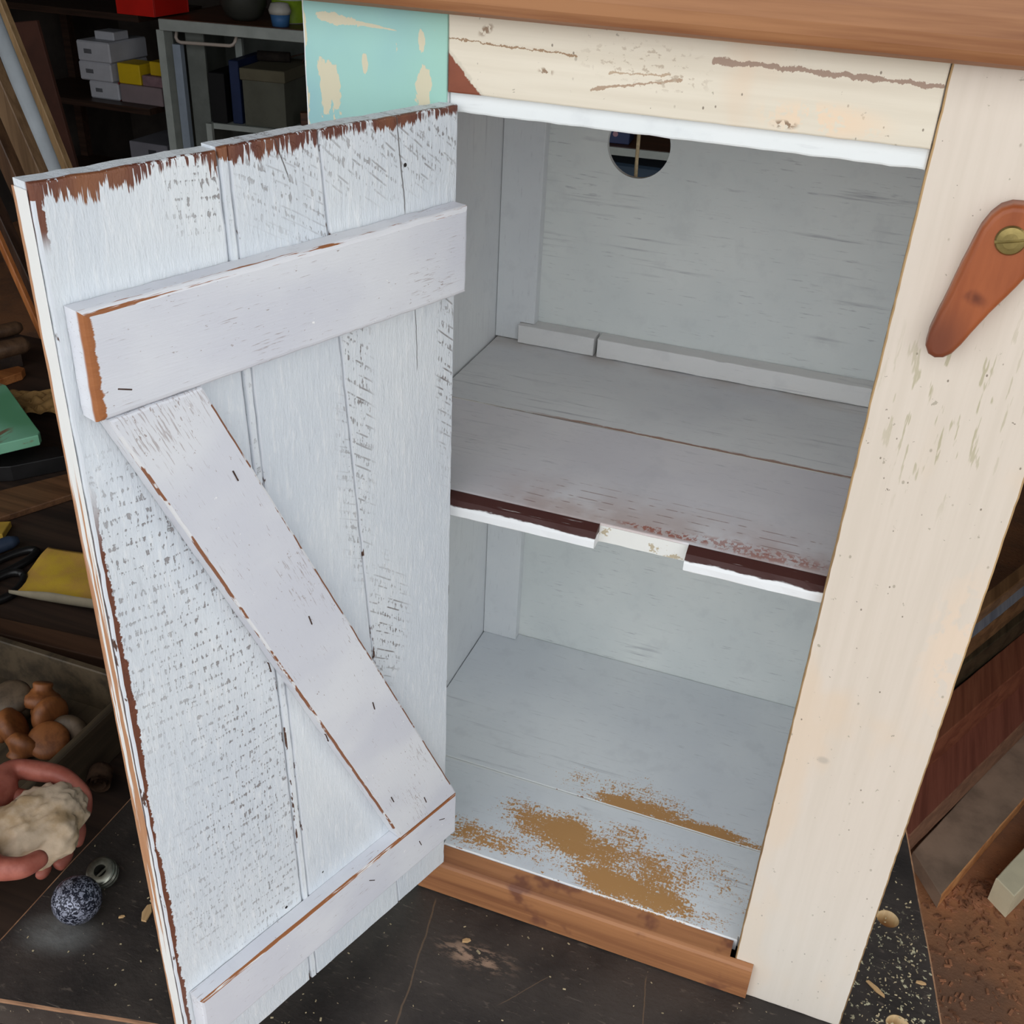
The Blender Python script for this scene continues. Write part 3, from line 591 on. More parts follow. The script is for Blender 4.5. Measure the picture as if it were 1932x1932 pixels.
# staples left in the wood
m_rust = simple('rusty_staple_wire', L(80, 58, 48), 0.6, 0.2, 200, 0.4)
for u, z, a in ((0.196, 0.539, 1.2), (0.150, 0.413, 1.3), (0.185, 0.395, 1.4), (0.0965, 0.305, 1.35), (0.142, 0.305, 1.3), (0.079, 0.195, 1.2), (0.041, 0.165, 1.25), (0.047, 0.118, 1.2), (0.020, 0.125, 0.5), (0.104, 0.122, 0.7), (0.2545, 0.611, 0.35)):
    c, s = math.cos(a)*0.0038, math.sin(a)*0.0038
    mesh_obj('staple', tube([(u-c, TB-0.0012, z-s), (u-c, TB-0.0001, z-s), (u+c, TB-0.0001, z+s), (u+c, TB-0.0012, z+s)], 0.00045, 6), m_rust, door)
m_nail = simple('dark_nail_hole', L(40, 34, 32), 0.9, 0.1, 90)
for u, z in ((0.0465, 0.683), (0.143, 0.156), (0.180, 0.149)):
    mesh_obj('nail_hole', lathe([(0, 0.0004), (0.0010, 0.0004), (0.0013, 0.0), (0.0013, -0.003), (0, -0.003)], 8, Matrix.Translation((u, 0.0, z)) @ Matrix.Rotation(-PI/2, 4, 'X')), m_nail, door)

# ------------------------------------------------------------------ loose things on the workbench
n = N('hammered_black_enamel'); d = n.noise(n.map((300, 300, 300)), 1, 2, 0.5, 1.5)
m_ball = n.out(n.mix(n.step(d, 0.47, 0.58), L(26, 28, 42), L(150, 152, 168)), 0.3, n.bump(d, 0.5, 0.001), 0.3)
p = on_z(145, 1698, 0.0215)
bm = bmesh.new(); bmesh.ops.create_uvsphere(bm, u_segments=40, v_segments=24, radius=0.0215)
tag(mesh_obj('knob_ball', bm, m_ball, None, True, p), 'speckled black and silver ball knob resting on the workbench', 'knob')
m_zinc = simple('dull_zinc', L(150, 150, 138), 0.32, 0.25, 60, 0.9)
q = on_z(193, 1646, 0.0126)
MR = Vector((0, 0, 1)).rotation_difference(Vector((0.05, -0.42, 0.9)).normalized()).to_matrix().to_4x4()
col_ = thing('threaded_collar', 'dull zinc threaded collar lying beside the speckled ball knob', 'collar', q)
bm = lathe([(0.0058, 0.006), (0.0115, 0.0066), (0.0135, 0.0058), (0.0138, 0.0040), (0.0122, 0.003), (0.0122, 0.0015), (0.0140, 0.0005), (0.0142, -0.0015), (0.0125, -0.0028), (0.0125, -0.004), (0.0138, -0.005), (0.0136, -0.0066), (0.0112, -0.0072), (0.0058, -0.0068), (0.0055, 0), (0.0058, 0.006)], 36)
bm.transform(MR); mesh_obj('ring', bm, m_zinc, col_, True)
bm = bx(-0.0060, 0.0060, -0.0012, 0.0012, -0.002, 0.0015, 0.0003); bm.transform(MR @ Matrix.Rotation(1.2, 4, 'Z')); mesh_obj('cross_bar', bm, m_zinc, col_)
m_chip = wood_mat('pale_wood_chip', L(176, 136, 92), L(214, 178, 130), 'x', 9, 0.7)
def chip(px, py, l, w, a, label):
    o = on_z(px, py, 0.0)
    pol = [(-l, -w*0.6), (l*0.2, -w), (l, -w*0.3), (l*0.85, w*0.5), (0, w), (-l*0.9, w*0.5)]
    tag(mesh_obj('wood_chip', slab(pol, 0.0001, 0.0022, FZ(), 0.0004, 0, 0, 3), m_chip, None, False, o, a), label, 'wood chip')
chip(277, 1724, 0.0095, 0.0042, 1.9, 'larger pale wood chip beside the open door')
chip(230, 1731, 0.0028, 0.0013, 0.7, 'tiny pale wood flake on the bench between knob and door')
chip(1652, 1867, 0.010, 0.0022, -0.6, 'thin pale splinter on the bench beside the cream stile')
chip(1737, 1856, 0.0045, 0.0018, 0.1, 'small orange splinter by the worn bench edge')
chip(880, 1776, 0.0040, 0.0022, 0.5, 'small pale chip on the bench in front of the sill')
# sawdust and crumbs: countless
bm = bmesh.new()
for i in range(900):
    if i < 420:
        x = random.gauss(0.43, 0.035); y = random.gauss(0.07, 0.07)
    else:
        x = random.uniform(-0.33, 0.46); y = random.uniform(-0.25, 0.3)
    lim = 0.4675-0.188*y-0.008
    if x > lim or x < -0.328 or y < -0.2196+0.223*(x+0.1684)+0.006: continue
    if -0.10 < x < 0.381 and y > -0.008: continue
    s = random.uniform(0.0002, 0.0008)*(1.6 if random.random() < 0.06 else 1); a = random.uniform(0, PI)
    box(bm, -s*random.uniform(0.8, 2.2), s*random.uniform(0.8, 2.2), -s*0.7, s*0.7, 0.00005, s*0.8, 0, Matrix.Translation((x, y, 0)) @ Matrix.Rotation(a, 4, 'Z'))
o = mesh_obj('sawdust', bm, simple('sawdust_crumbs', L(196, 178, 142), 0.9, 0.3, 60)); o['kind'] = 'stuff'; tag(o, 'pale sawdust and paint crumbs scattered over the black bench', 'sawdust')

# ------------------------------------------------------------------ hand with a cloth, reaching in over the bench's end
m_skin = N('ruddy_skin'); _a = m_skin.noise(m_skin.map((60, 60, 60)), 1, 4, 0.6); m_skin.b.inputs['Subsurface Weight'].default_value = 0.15
m_skin.b.inputs['Subsurface Radius'].default_value = (0.006, 0.002, 0.001)
m_skin = m_skin.out(m_skin.mix(m_skin.step(_a, 0.3, 0.7), L(146, 76, 62), L(172, 100, 84)), 0.5, m_skin.bump(_a, 0.2, 0.001))
def P(px, py, z): return on_z(px, py, z)
joints = {'elbow': (P(-420, 1500, 0.14), 0.042), 'fore': (P(-280, 1510, 0.115), 0.036), 'wrist': (P(-165, 1520, 0.085), 0.026), 'palm': (P(-75, 1525, 0.072), 0.025), 'palm2': (P(-20, 1515, 0.068), 0.022),
 'i1': (P(25, 1448, 0.072), 0.0115), 'i2': (P(118, 1462, 0.070), 0.0098), 'i3': (P(160, 1500, 0.058), 0.0088), 'i4': (P(158, 1545, 0.044), 0.0072),
 'm1': (P(5, 1500, 0.060), 0.0115), 'm2': (P(105, 1525, 0.046), 0.0098), 'm3': (P(150, 1560, 0.034), 0.0088), 'm4': (P(140, 1600, 0.026), 0.0072),
 'r1': (P(0, 1540, 0.052), 0.0108), 'r2': (P(95, 1575, 0.034), 0.0095), 'r3': (P(128, 1610, 0.022), 0.0085), 'r4': (P(105, 1640, 0.018), 0.0070),
 'l1': (P(-20, 1580, 0.048), 0.0098), 'l2': (P(55, 1610, 0.030), 0.0085), 'l3': (P(90, 1638, 0.020), 0.0076), 'l4': (P(70, 1660, 0.018), 0.0064),
 't1': (P(-60, 1600, 0.075), 0.0150), 't2': (P(-5, 1640, 0.083), 0.0112), 't3': (P(45, 1638, 0.086), 0.0100), 't4': (P(88, 1612, 0.082), 0.0078)}
edges = [('elbow', 'fore'), ('fore', 'wrist'), ('wrist', 'palm'), ('palm', 'palm2'), ('palm2', 'i1'), ('i1', 'i2'), ('i2', 'i3'), ('i3', 'i4'), ('palm2', 'm1'), ('m1', 'm2'), ('m2', 'm3'), ('m3', 'm4'),
 ('palm2', 'r1'), ('r1', 'r2'), ('r2', 'r3'), ('r3', 'r4'), ('palm', 'l1'), ('l1', 'l2'), ('l2', 'l3'), ('l3', 'l4'), ('palm', 't1'), ('t1', 't2'), ('t2', 't3'), ('t3', 't4')]
keys = list(joints); base = joints['wrist'][0].copy(); base.z = 0
me = bpy.data.meshes.new('hand'); me.from_pydata([joints[k][0]-base for k in keys], [(keys.index(a), keys.index(b)) for a, b in edges], [])
ho = bpy.data.objects.new('hand', me); C.objects.link(ho)
sk = ho.modifiers.new('skin', 'SKIN')
for i, k in enumerate(keys):
    me.skin_vertices[0].data[i].radius = (joints[k][1], joints[k][1]); me.skin_vertices[0].data[i].use_root = (k == 'palm')
ho.modifiers.new('sub', 'SUBSURF').levels = 2
dg = bpy.context.evaluated_depsgraph_get(); dg.update()
nm = bpy.data.meshes.new_from_object(ho.evaluated_get(dg)); bpy.data.objects.remove(ho); nm.name = 'person'
nm.materials.clear(); nm.materials.append(m_skin)
for pg in nm.polygons: pg.use_smooth = True; pg.material_index = 0
person = bpy.data.objects.new('person', nm); C.objects.link(person); person.location = base
tag(person, 'bare forearm and hand gripping a crumpled cream cloth over the bench end', 'person')
bm = bmesh.new(); bmesh.ops.create_icosphere(bm, subdivisions=5, radius=1)
for v in bm.verts:
    c = v.co.copy(); k = 1+0.30*mnoise.noise(c*1.7+Vector((3, 1, 2)))+0.16*abs(mnoise.noise(c*4.1))+0.06*mnoise.noise(c*9)
    v.co = Vector((c.x*0.038*k, c.y*0.046*k, c.z*0.021*k))
n = N('cream_cloth'); _a = n.noise(n.map((25, 25, 25)), 1, 4, 0.6)
rag = mesh_obj('cloth', bm, n.out(n.mix(n.step(_a, 0.35, 0.62), L(178, 148, 112), L(206, 182, 156)), 0.95, n.bump(n.noise(n.map((500, 500, 500)), 1, 2), 0.3, 0.0006)), None, True, P(68, 1562, 0.062))
tag(rag, 'crumpled cream cleaning cloth held in the hand', 'cloth')

# ------------------------------------------------------------------ side table with clutter, left of the bench
TZ = -0.12
m_table = wood_mat('dark_stained_table', L(36, 26, 21), L(62, 45, 35), 'x', 12, 0.6, 0.5)
m_dark = wood_mat('dark_brown_board', L(58, 38, 26), L(88, 60, 42), 'x', 13, 0.6, 0.6)
tb = thing('side_table', 'low dark wooden side table covered in tools and offcuts', 'table', (-1.05, 0.4, RZ0))
mesh_obj('table_top', bx(-0.72, 0.69, -0.75, 0.72, 0.595, 0.63, 0.003), m_table, tb)
for lx in (-0.66, 0.63):
    for ly in (-0.68, 0.66): mesh_obj('leg', bx(lx-0.03, lx+0.03, ly-0.03, ly+0.03, 0, 0.595, 0.003), m_table, tb)
tray = thing('wooden_tray', 'open dark wooden tray holding turned wooden knobs', 'tray', (-0.67, 0.02, TZ))
m_tray = wood_mat('dark_tray_wood', L(52, 42, 30), L(84, 70, 52), 'y', 14, 0.6, 0.6)
mesh_obj('tray_base', bx(-0.18, 0.18, -0.155, 0.155, 0.0003, 0.006), m_tray, tray)
for a in ((-0.19, -0.18, -0.165, 0.165), (0.18, 0.191, -0.165, 0.165), (-0.18, 0.18, -0.165, -0.155), (-0.18, 0.18, 0.155, 0.165)):
    mesh_obj('tray_side', bx(*a, 0.0003, 0.07, 0.0015), m_tray, tray)
m_knob = [wood_mat('turned_orange_wood', L(104, 58, 28), L(142, 86, 46), 'z', 15, 0.5, 0.8), wood_mat('turned_grey_wood', L(70, 56, 42), L(98, 80, 62), 'z', 16, 0.6, 0.8)]
kp = [(0, 0.0), (0.011, 0.0), (0.012, 0.002), (0.011, 0.007), (0.015, 0.011), (0.0215, 0.015), (0.0240, 0.020), (0.0240, 0.025), (0.0215, 0.0292), (0.0165, 0.0312), (0.008, 0.0322), (0, 0.0325)]
knobs = [(22, 1318, 0.045, 1, 0.3, 0.5), (78, 1318, 0.040, 0, 2.6, 0.2), (92, 1348, 0.032, 0, 1.5, 1.4), (22, 1372, 0.032, 0, 1.1, 2.2), (92, 1398, 0.020, 0, 0.5, 0.9), (132, 1382, 0.014, 1, 1.3, 0.3), (45, 1405, 0.018, 0, 0.9, 3.0), (30, 1345, 0.020, 1, 0.6, 4.2)]
knob_words = ['greyish turned wooden knob at the far end of the tray', 'orange wooden knob lying flat face up on the tray pile', 'orange turned knob showing its rounded side in the tray', 'brown turned knob with ringed rim by the cloth', 'brown knob leaning against the tray floor near the cloth', 'dark knob in the tray corner beside its wall', 'brown knob half hidden above the hand', 'grey knob buried beneath the others in the tray']
for (px, py, h, mi, tilt, az), wd in zip(knobs, knob_words):
    bm = lathe(kp, 28, Matrix.Rotation(az, 4, 'Z') @ Matrix.Rotation(tilt, 4, 'X') @ Matrix.Translation((0, 0, -0.02)))
    o = mesh_obj('wood_turning', bm, m_knob[mi], None, True, on_z(px, py, TZ+0.008+h)); tag(o, wd, 'wood turning', 'turned pieces in the tray')
# curled shaving in the gap
pts = [];
for i in range(40):
    a = i*0.42; r = 0.004+0.0003*i; pts.append((math.cos(a)*r, math.sin(a)*r))
bm = bmesh.new(); rows = [[bm.verts.new((x, -0.012+0.024*k/4, z+0.016)) for k in range(5)] for x, z in pts]
for r0, r1 in zip(rows, rows[1:]):
    for k in range(4): bm.faces.new((r0[k], r0[k+1], r1[k+1], r1[k]))
bmesh.ops.solidify(bm, geom=list(bm.faces), thickness=0.0005)
p = on_z(190, 1468, TZ+0.016)
tag(mesh_obj('wood_shaving', bm, simple('thin_brown_shaving', L(110, 84, 66), 0.5, 0.2, 80), None, True, (p.x, p.y, TZ+0.0005), 0.5), 'curled brown wood shaving between tray and workbench', 'shaving')
def flat_board(name, label, cat, px, zt, th, mat, group=None):
    """board lying level: its top outline read at height zt"""
    pts = [on_z(a, b, zt) for a, b in px]; c = sum(pts, Vector())/len(pts); c.z = zt-th
    o = mesh_obj(name, slab([(p.x-c.x, p.y-c.y) for p in pts], 0.0, th, FZ(), min(0.0015, th/3), 0.05, 0.0006, 3), mat, None, False, c)
    return tag(o, label, cat, group)
flat_board('dark_plank', 'dark brown plank lying behind the tray of knobs', 'plank', [(-110, 1165), (-110, 1138), (0, 1165), (230, 1215), (230, 1252), (0, 1196)], TZ+0.020, 0.0197, m_dark)
flat_board('brown_plank', 'mid brown plank lying behind the yellow sandpaper', 'plank', [(-200, 1010), (-200, 950), (0, 925), (180, 880), (180, 918), (0, 976)], TZ+0.012, 0.0117, wood_mat('mid_brown_plank', L(80, 54, 36), L(116, 80, 54), 'x', 17))
flat_board('black_case', 'flat black tool case behind the brown plank', 'case', [(-150, 888), (-150, 850), (0, 846), (110, 842), (122, 860), (20, 880)], TZ+0.03, 0.0297, simple('black_case_plastic', L(26, 24, 24), 0.5, 0.2, 30))
n = N('mint_painted_board'); x, y, z = n.sep(); _a = n.noise(n.map((30, 6, 30), (0, 0, 0), (0, 0, 0.35)), 1, 4, 0.6)
m_mint = n.out(n.mix(n.step(_a, 0.60, 0.68), n.mix(n.step(n.noise(n.map((5, 5, 5)), 1, 2), 0.4, 0.6), L(96, 156, 116), L(134, 192, 160)), L(132, 106, 84)), 0.5, n.bump(_a, 0.2, 0.001))
flat_board('mint_board', 'mint green painted board with worn streaks on the side table', 'board', [(-160, 880), (-170, 735), (0, 722), (12, 727), (44, 772), (75, 814), (72, 821), (0, 838)], TZ+0.075, 0.02, m_mint)
flat_board('offcut_block', 'dark offcut block supporting the mint green board', 'block', [(-120, 812), (-110, 770), (0, 765), (34, 790), (16, 800)], TZ+0.0545, 0.0542, m_table)
flat_board('orange_offcut', 'short orange-brown wooden offcut behind the mint board', 'offcut', [(-90, 732), (-90, 706), (0, 698), (34, 690), (46, 694), (40, 702), (0, 716)], TZ+0.018, 0.0177, wood_mat('orange_offcut_wood', L(150, 88, 44), L(190, 122, 70), 'x', 18))
for a, b, r, w in (((-90, 682), (54, 648), 0.017, 'upper dark turned dowel lying behind the orange offcut'), ((-90, 648), (40, 616), 0.014, 'thinner dark dowel lying beyond the turned one')):
    A = on_z(*a, TZ+0.06+r); B = on_z(*b, TZ+0.06+r); c = (A+B)/2; c.z = TZ
    bm = tube([A-c, A.lerp(B, 0.5)-c, A.lerp(B, 0.93)-c, B-c], [r, r*1.05, r, r*0.6], 14)
    bm2 = box(bm, -0.03, 0.03, -0.03, 0.03, 0.0003, 0.0605) if False else bm
    tag(mesh_obj('dowel', bm, wood_mat('dark_dowel_'+w[:4], L(70, 50, 36), L(100, 74, 54), 'x', 19), None, True, c), w, 'dowel')
# block the dowels lie on
flat_board('grey_offcut_block', 'dark block beneath the turned dowels', 'block', [(-110, 668), (-110, 640), (20, 622), (34, 642)], TZ+0.0598, 0.0595, m_table)
# crumpled brown paper
p = on_z(66, 782, TZ); bm = bmesh.new()
bmesh.ops.create_grid(bm, x_segments=30, y_segments=30, size=0.5)
for v in bm.verts:
    c = v.co.copy(); h = 0.022+0.02*abs(mnoise.noise(c*5))+0.03*mnoise.noise(c*2.3+Vector((4, 2, 0)))*(0.6-c.length); v.co = Vector((c.x*0.15, c.y*0.10, max(0.001, h)))
bmesh.ops.solidify(bm, geom=list(bm.faces), thickness=0.0006)
tag(mesh_obj('brown_paper', bm, simple('crumpled_brown_paper', L(150, 114, 66), 0.8, 0.15, 20), None, False, (p.x-0.01, p.y, TZ+0.001), 0.4), 'crumpled brown paper lying beside the mint board', 'paper')
# sandpaper sheet with its near edge curled
A, B, Dp = on_z(2, 1148, TZ+0.004), on_z(262, 1192, TZ+0.004), on_z(92, 1038, TZ+0.004)
ex, ey = B-A, Dp-A; bm = bmesh.new(); rows = []
for j in range(28):
    row = []
    for i in range(24):
        u, v = i/23, j/27
        if v < 0.20:
            t = (0.20-v)/0.20*PI*0.80; r = 0.0105*(0.35+0.65*math.sin(min(1, u*2.2)*PI/2))
            vv, h = 0.20-math.sin(t)*r/ey.length, r*(1-math.cos(t))
        else: vv, h = v, 0.0
        h += 0.004*mnoise.noise((u*3, v*3, 1))+0.006
        row.append(bm.verts.new(A+ex*u+ey*vv+Vector((0.004*math.sin(u*9)*v, 0, h))-A))
    rows.append(row)
for r0, r1 in zip(rows, rows[1:]):
    for a, b, c, d in zip(r0, r0[1:], r1[1:], r1): bm.faces.new((a, b, c, d))
bm.normal_update()
top_faces = list(bm.faces)
bmesh.ops.recalc_face_normals(bm, faces=top_faces)
n = N('sandpaper'); _a = n.noise(n.map((14, 14, 14)), 1, 4, 0.6); geo = n.t.nodes.new('ShaderNodeNewGeometry')
gold = n.mix(n.step(_a, 0.38, 0.62), L(196, 150, 70), L(206, 168, 52))
m_sand = n.out(gold, 0.95, n.bump(n.noise(n.map((900, 900, 900)), 1, 2), 0.5, 0.0006))
m_sback = simple('sandpaper_backing', L(150, 138, 116), 0.9, 0.1, 20)
up_ = sum(f.normal.z for f in bm.faces) > 0
ext = bmesh.ops.solidify(bm, geom=list(bm.faces), thickness=0.0005)
bm.normal_update()
for f in bm.faces:
    pass
so = mesh_obj('sandpaper', bm, [m_sand, m_sback], None, True, A)
half = len(top_faces)
for i, pg in enumerate(so.data.polygons): pg.material_index = 0 if i < half else 1
if up_ is False:
    for pg in so.data.polygons: pg.material_index = 1-pg.material_index
tag(so, 'yellow sandpaper sheet with a curled edge on the side table', 'sandpaper')
flat_board('yellow_sheet', 'small yellow folded sandpaper scrap beside blue handle', 'sandpaper', [(-60, 1010), (-60, 985), (0, 984), (20, 983), (4, 1008)], TZ+0.012, 0.0117, simple('yellow_scrap', L(176, 140, 50), 0.9, 0.1, 20))
# black scissors with blue-grey handled tool behind
def loop(px, r, z, n_=20):
    return [on_z(px[0]+px[2]*math.cos(2*PI*i/n_)*math.cos(px[4])-px[3]*math.sin(2*PI*i/n_)*math.sin(px[4]), px[1]+px[2]*math.cos(2*PI*i/n_)*math.sin(px[4])+px[3]*math.sin(2*PI*i/n_)*math.cos(px[4]), z) for i in range(n_+1)]
zz = TZ+0.0065; c = on_z(10, 1110, TZ); m_blk = simple('black_handle_plastic', L(24, 22, 22), 0.4, 0.15, 40)
sc_t = thing('scissors', 'black handled scissors lying beside the yellow sandpaper', 'scissors', c)
mesh_obj('handle_loop', tube([p-c for p in loop((5, 1108, 46, 20, -0.5), 0, zz)], 0.0062, 10), m_blk, sc_t, True)
mesh_obj('handle_loop', tube([p-c for p in loop((5, 1068, 70, 13, -0.42), 0, zz)], 0.0062, 10), m_blk, sc_t, True)
A, B = on_z(-40, 1120, zz)-c, on_z(-260, 1200, zz)-c
mesh_obj('blade', tube([A, B], [0.006, 0.002], 8), m_zinc, sc_t)
A, B = on_z(-120, 1075, TZ+0.012), on_z(34, 1018, TZ+0.012); c = (A+B)/2; c.z = TZ
tag(mesh_obj('tool_handle', tube([A-c, A.lerp(B, .4)-c, A.lerp(B, .9)-c, B-c], [0.010, 0.0115, 0.011, 0.006], 12), simple('blue_grey_handle', L(52, 64, 84), 0.5, 0.15, 30), None, True, c), 'blue-grey tool handle lying behind the black scissors', 'tool')

# ------------------------------------------------------------------ boards stood up behind the side table
def lean(name, label, cat, pT, pB, Y, w, th, mat, zt=0.75, round_=False):
    A, B = on_y(*pT, Y), on_y(*pB, Y); d = (B-A).normalized()
    bot = A+d*((RZ0+0.002-A.z)/d.z); top = A+d*((zt-A.z)/d.z); Ln = (top-bot).length; ang = math.atan2(-d.x, -d.z)
    M = Matrix.Rotation(ang, 4, 'Y')
    if round_: bm = lathe([(0, w*0.36), (w/2, w*0.36), (w/2, Ln), (0, Ln)], 20)
    else: bm = bx(-w/2, w/2, -th/2, th/2, w*0.5*abs(math.tan(ang))+0.001, Ln, 0.002)
    bm.transform(M)
    return tag(mesh_obj(name, bm, mat, None, round_, bot), label, cat)
m_tan = wood_mat('tan_timber', L(160, 126, 88), L(196, 160, 116), 'z', 21); m_card = simple('dark_red_brown_card', L(70, 38, 26), 0.8, 0.15, 10)
lean('pale_pipe', 'pale blue-white pipe stood between the tan timbers', 'pipe', (10, 90), (98, 312), 1.45, 0.036, 0, simple('pale_blue_pipe', L(226, 234, 240), 0.4, 0.08, 6), 0.7, True)
lean('tan_batten', 'thin tan batten standing beside the pale pipe', 'timber', (24, 70), (122, 312), 1.55, 0.030, 0.02, m_tan)
lean('card_sheet', 'dark red-brown board leaning behind the tan batten', 'board', (52, 60), (128, 330), 1.70, 0.085, 0.012, m_card, 0.44)
lean('brown_timber', 'wide mid-brown timber leaning beside the pale pipe', 'timber', (-10, 150), (68, 330), 1.34, 0.055, 0.03, wood_mat('mid_brown_timber', L(122, 94, 68), L(156, 124, 92), 'z', 22))
lean('grey_timber', 'narrow dull brown timber leaning beside the wide brown one', 'timber', (-15, 235), (40, 360), 1.24, 0.035, 0.03, wood_mat('dull_brown_timber', L(74, 52, 36), L(100, 72, 50), 'z', 23))
lean('orange_lath', 'thin orange-brown lath leaning in front of the dark timbers', 'lath', (0, 452), (66, 600), 1.19, 0.014, 0.014, wood_mat('orange_lath_wood', L(150, 86, 42), L(190, 118, 66), 'z', 24), 0.3)
lean('dark_timber', 'dark wide timber leaning behind the orange lath', 'timber', (-20, 380), (50, 530), 1.30, 0.05, 0.03, wood_mat('dark_wide_timber', L(56, 38, 28), L(80, 56, 42), 'z', 25), 0.35)

# ------------------------------------------------------------------ white workbench and shelving at the back
YB_ = 3.4
m_white = simple('grey_white_laminate', L(176, 182, 176), 0.6, 0.08, 8); m_grey = simple('grey_panel', L(118, 122, 116), 0.7, 0.1, 8); m_bluew = simple('pale_blue_grey_edge', L(160, 172, 186), 0.6, 0.08, 8)
m_dkw = wood_mat('dark_brown_worktop', L(70, 44, 30), L(104, 66, 44), 'x', 30)
wb = thing('white_workbench', 'grey-white storage bench with brown top at the back of the workshop', 'workbench', (-2.765, YB_, RZ0), 0.12)
mesh_obj('front_edge', bx(0.0, 1.75, -0.012, 0.0, 0.926, 0.970, 0.002), m_white, wb)
mesh_obj('worktop', bx(0.0, 1.75, 0.0, 0.56, 0.930, 0.972), m_dkw, wb)
mesh_obj('upright', bx(-0.022, 0.012, 0.0, 0.03, 0.0, 0.926, 0.001), m_white, wb)
mesh_obj('side_panel', bx(0.0, 0.014, 0.03, 0.56, 0.0, 0.93), m_grey, wb)
mesh_obj('infill_panel', bx(0.012, 0.046, 0.010, 0.025, 0.0, 0.926), m_grey, wb)
mesh_obj('upright', bx(0.046, 0.082, -0.002, 0.03, 0.0, 0.875, 0.001), m_bluew, wb)
mesh_obj('infill_panel', bx(0.082, 0.165, 0.05, 0.06, 0.0, 0.926), m_grey, wb)
mesh_obj('back_panel', bx(0.014, 1.75, 0.53, 0.545, 0.0, 0.93), m_grey, wb)
mesh_obj('upright', bx(0.20, 0.232, 0.26, 0.28, 0.57, 0.88), m_white, wb)
mesh_obj('lower_shelf', bx(0.17, 1.75, 0.02, 0.5, 0.545, 0.568), m_white, wb)
mesh_obj('upright', bx(0.165, 0.19, 0.0, 0.02, 0.0, 0.568), m_white, wb)
hp = [(0.075, -0.004, 0.924), (0.078, -0.02, 0.905), (0.085, -0.022, 0.893), (0.10, -0.022, 0.888), (0.32, -0.022, 0.892), (0.335, -0.022, 0.897), (0.342, -0.02, 0.908), (0.342, -0.004, 0.924)]
mesh_obj('handle', tube(hp, 0.007, 10), simple('pale_handle_tube', L(196, 182, 170), 0.4, 0.05, 8), wb, True)
MW = Matrix.Translation((-2.765, YB_, RZ0)) @ Matrix.Rotation(0.12, 4, 'Z')
def wpos(x, y, z): return MW @ Vector((x, y, z))
ab = thing('archive_box', 'dark grey lidded archive box on the shelf of the white bench', 'box', wpos(0.425, 0.2, 0.5685), 0.12)
m_arc = simple('grey_green_card', L(96, 96, 84), 0.8, 0.08, 8)
mesh_obj('box_body', bx(-0.095, 0.095, -0.16, 0.16, 0, 0.20, 0.002), m_arc, ab)
bm = bx(-0.102, 0.102, -0.167, 0.167, 0.185, 0.232, 0.003); mesh_obj('lid', bm, simple('olive_card_lid', L(104, 98, 78), 0.8, 0.08, 8), ab)
o = mesh_obj('binder', bx(-0.022, 0.022, -0.13, 0.13, 0, 0.255, 0.003), simple('dark_blue_binder', L(34, 48, 84), 0.5, 0.1, 10), None, False, wpos(0.29, 0.18, 0.5685), 0.12); tag(o, 'dark blue binder standing beside the archive box', 'binder')
o = mesh_obj('file_case', bx(-0.036, 0.036, -0.10, 0.10, 0, 0.205, 0.004), simple('black_file_case', L(18, 18, 20), 0.5, 0.1, 10), None, False, wpos(0.215, 0.13, 0.5685), 0.12); tag(o, 'black upright case standing beside the blue binder', 'case')
ro = thing('paint_roller', 'dark paint roller with wire handle on the archive box', 'roller', wpos(0.40, 0.2, 0.802), 0.12)
mesh_obj('sleeve', tube([(-0.075, 0.02, 0.022), (0.06, 0.05, 0.022)], 0.021, 14), simple('dark_roller_sleeve', L(42, 34, 28), 0.9, 0.2, 30), ro, True)
mesh_obj('wire', tube([(0.06, 0.05, 0.022), (0.12, 0.055, 0.040), (0.135, 0.055, 0.042), (0.12, 0.04, 0.003)], 0.003, 6), m_rust, ro, True)
bm = bx(-0.02, 0.02, -0.02, 0.16, 0, 0.03, 0.001); bm.transform(Matrix.Rotation(0.35, 4, 'X'))
o = mesh_obj('timber_offcut', bx(-0.02, 0.30, -0.02, 0.02, 0, 0.075, 0.002), m_dkw, None, False, wpos(0.60, 0.06, 0.5685), 0.5); tag(o, 'brown timber offcut lying by the archive box', 'offcut')
# on the worktop
prof = [(0, 0), (0.045, 0), (0.075, 0.02), (0.095, 0.06), (0.098, 0.10), (0.09, 0.14), (0.06, 0.165), (0, 0.17)]
o = mesh_obj('round_pot', lathe(prof, 32), simple('dark_grey_pot', L(58, 58, 52), 0.6, 0.1, 12), None, True, wpos(0.315, 0.14, 0.9725)); tag(o, 'dark grey rounded pot on the brown worktop at the back', 'pot')
tub = thing('plastic_tub', 'white and green plastic tub on the brown worktop', 'tub', wpos(0.50, 0.19, 0.9725))
mesh_obj('tub_body', lathe([(0, 0), (0.064, 0), (0.068, 0.004), (0.076, 0.17), (0.08, 0.175), (0.08, 0.19), (0, 0.192)], 32), simple('white_tub_plastic', L(196, 200, 190), 0.4, 0.06, 8), tub, True)
mesh_obj('green_band', lathe([(0.0688, 0.004), (0.0745, 0.088), (0.0728, 0.088), (0.067, 0.004), (0.0688, 0.004)], 32), simple('lime_green_label', L(140, 170, 40), 0.5, 0.1, 30), tub, True)
bm = lathe([(0.0, 0), (0.034, 0), (0.04, 0.045), (0.037, 0.045), (0.031, 0.003), (0, 0.003)], 24)
bl = thing('paint_cup', 'small blue and white cup in front of the green tub', 'cup', wpos(0.515, 0.055, 0.9725))
mesh_obj('cup_base', bm, simple('blue_cup', L(64, 110, 160), 0.5, 0.08, 10), bl, True)
mesh_obj('cup_lid', lathe([(0, 0.045), (0.043, 0.045), (0.046, 0.06), (0.035, 0.085), (0, 0.09)], 24), simple('white_cup_lid', L(200, 196, 186), 0.5, 0.08, 10), bl, True)
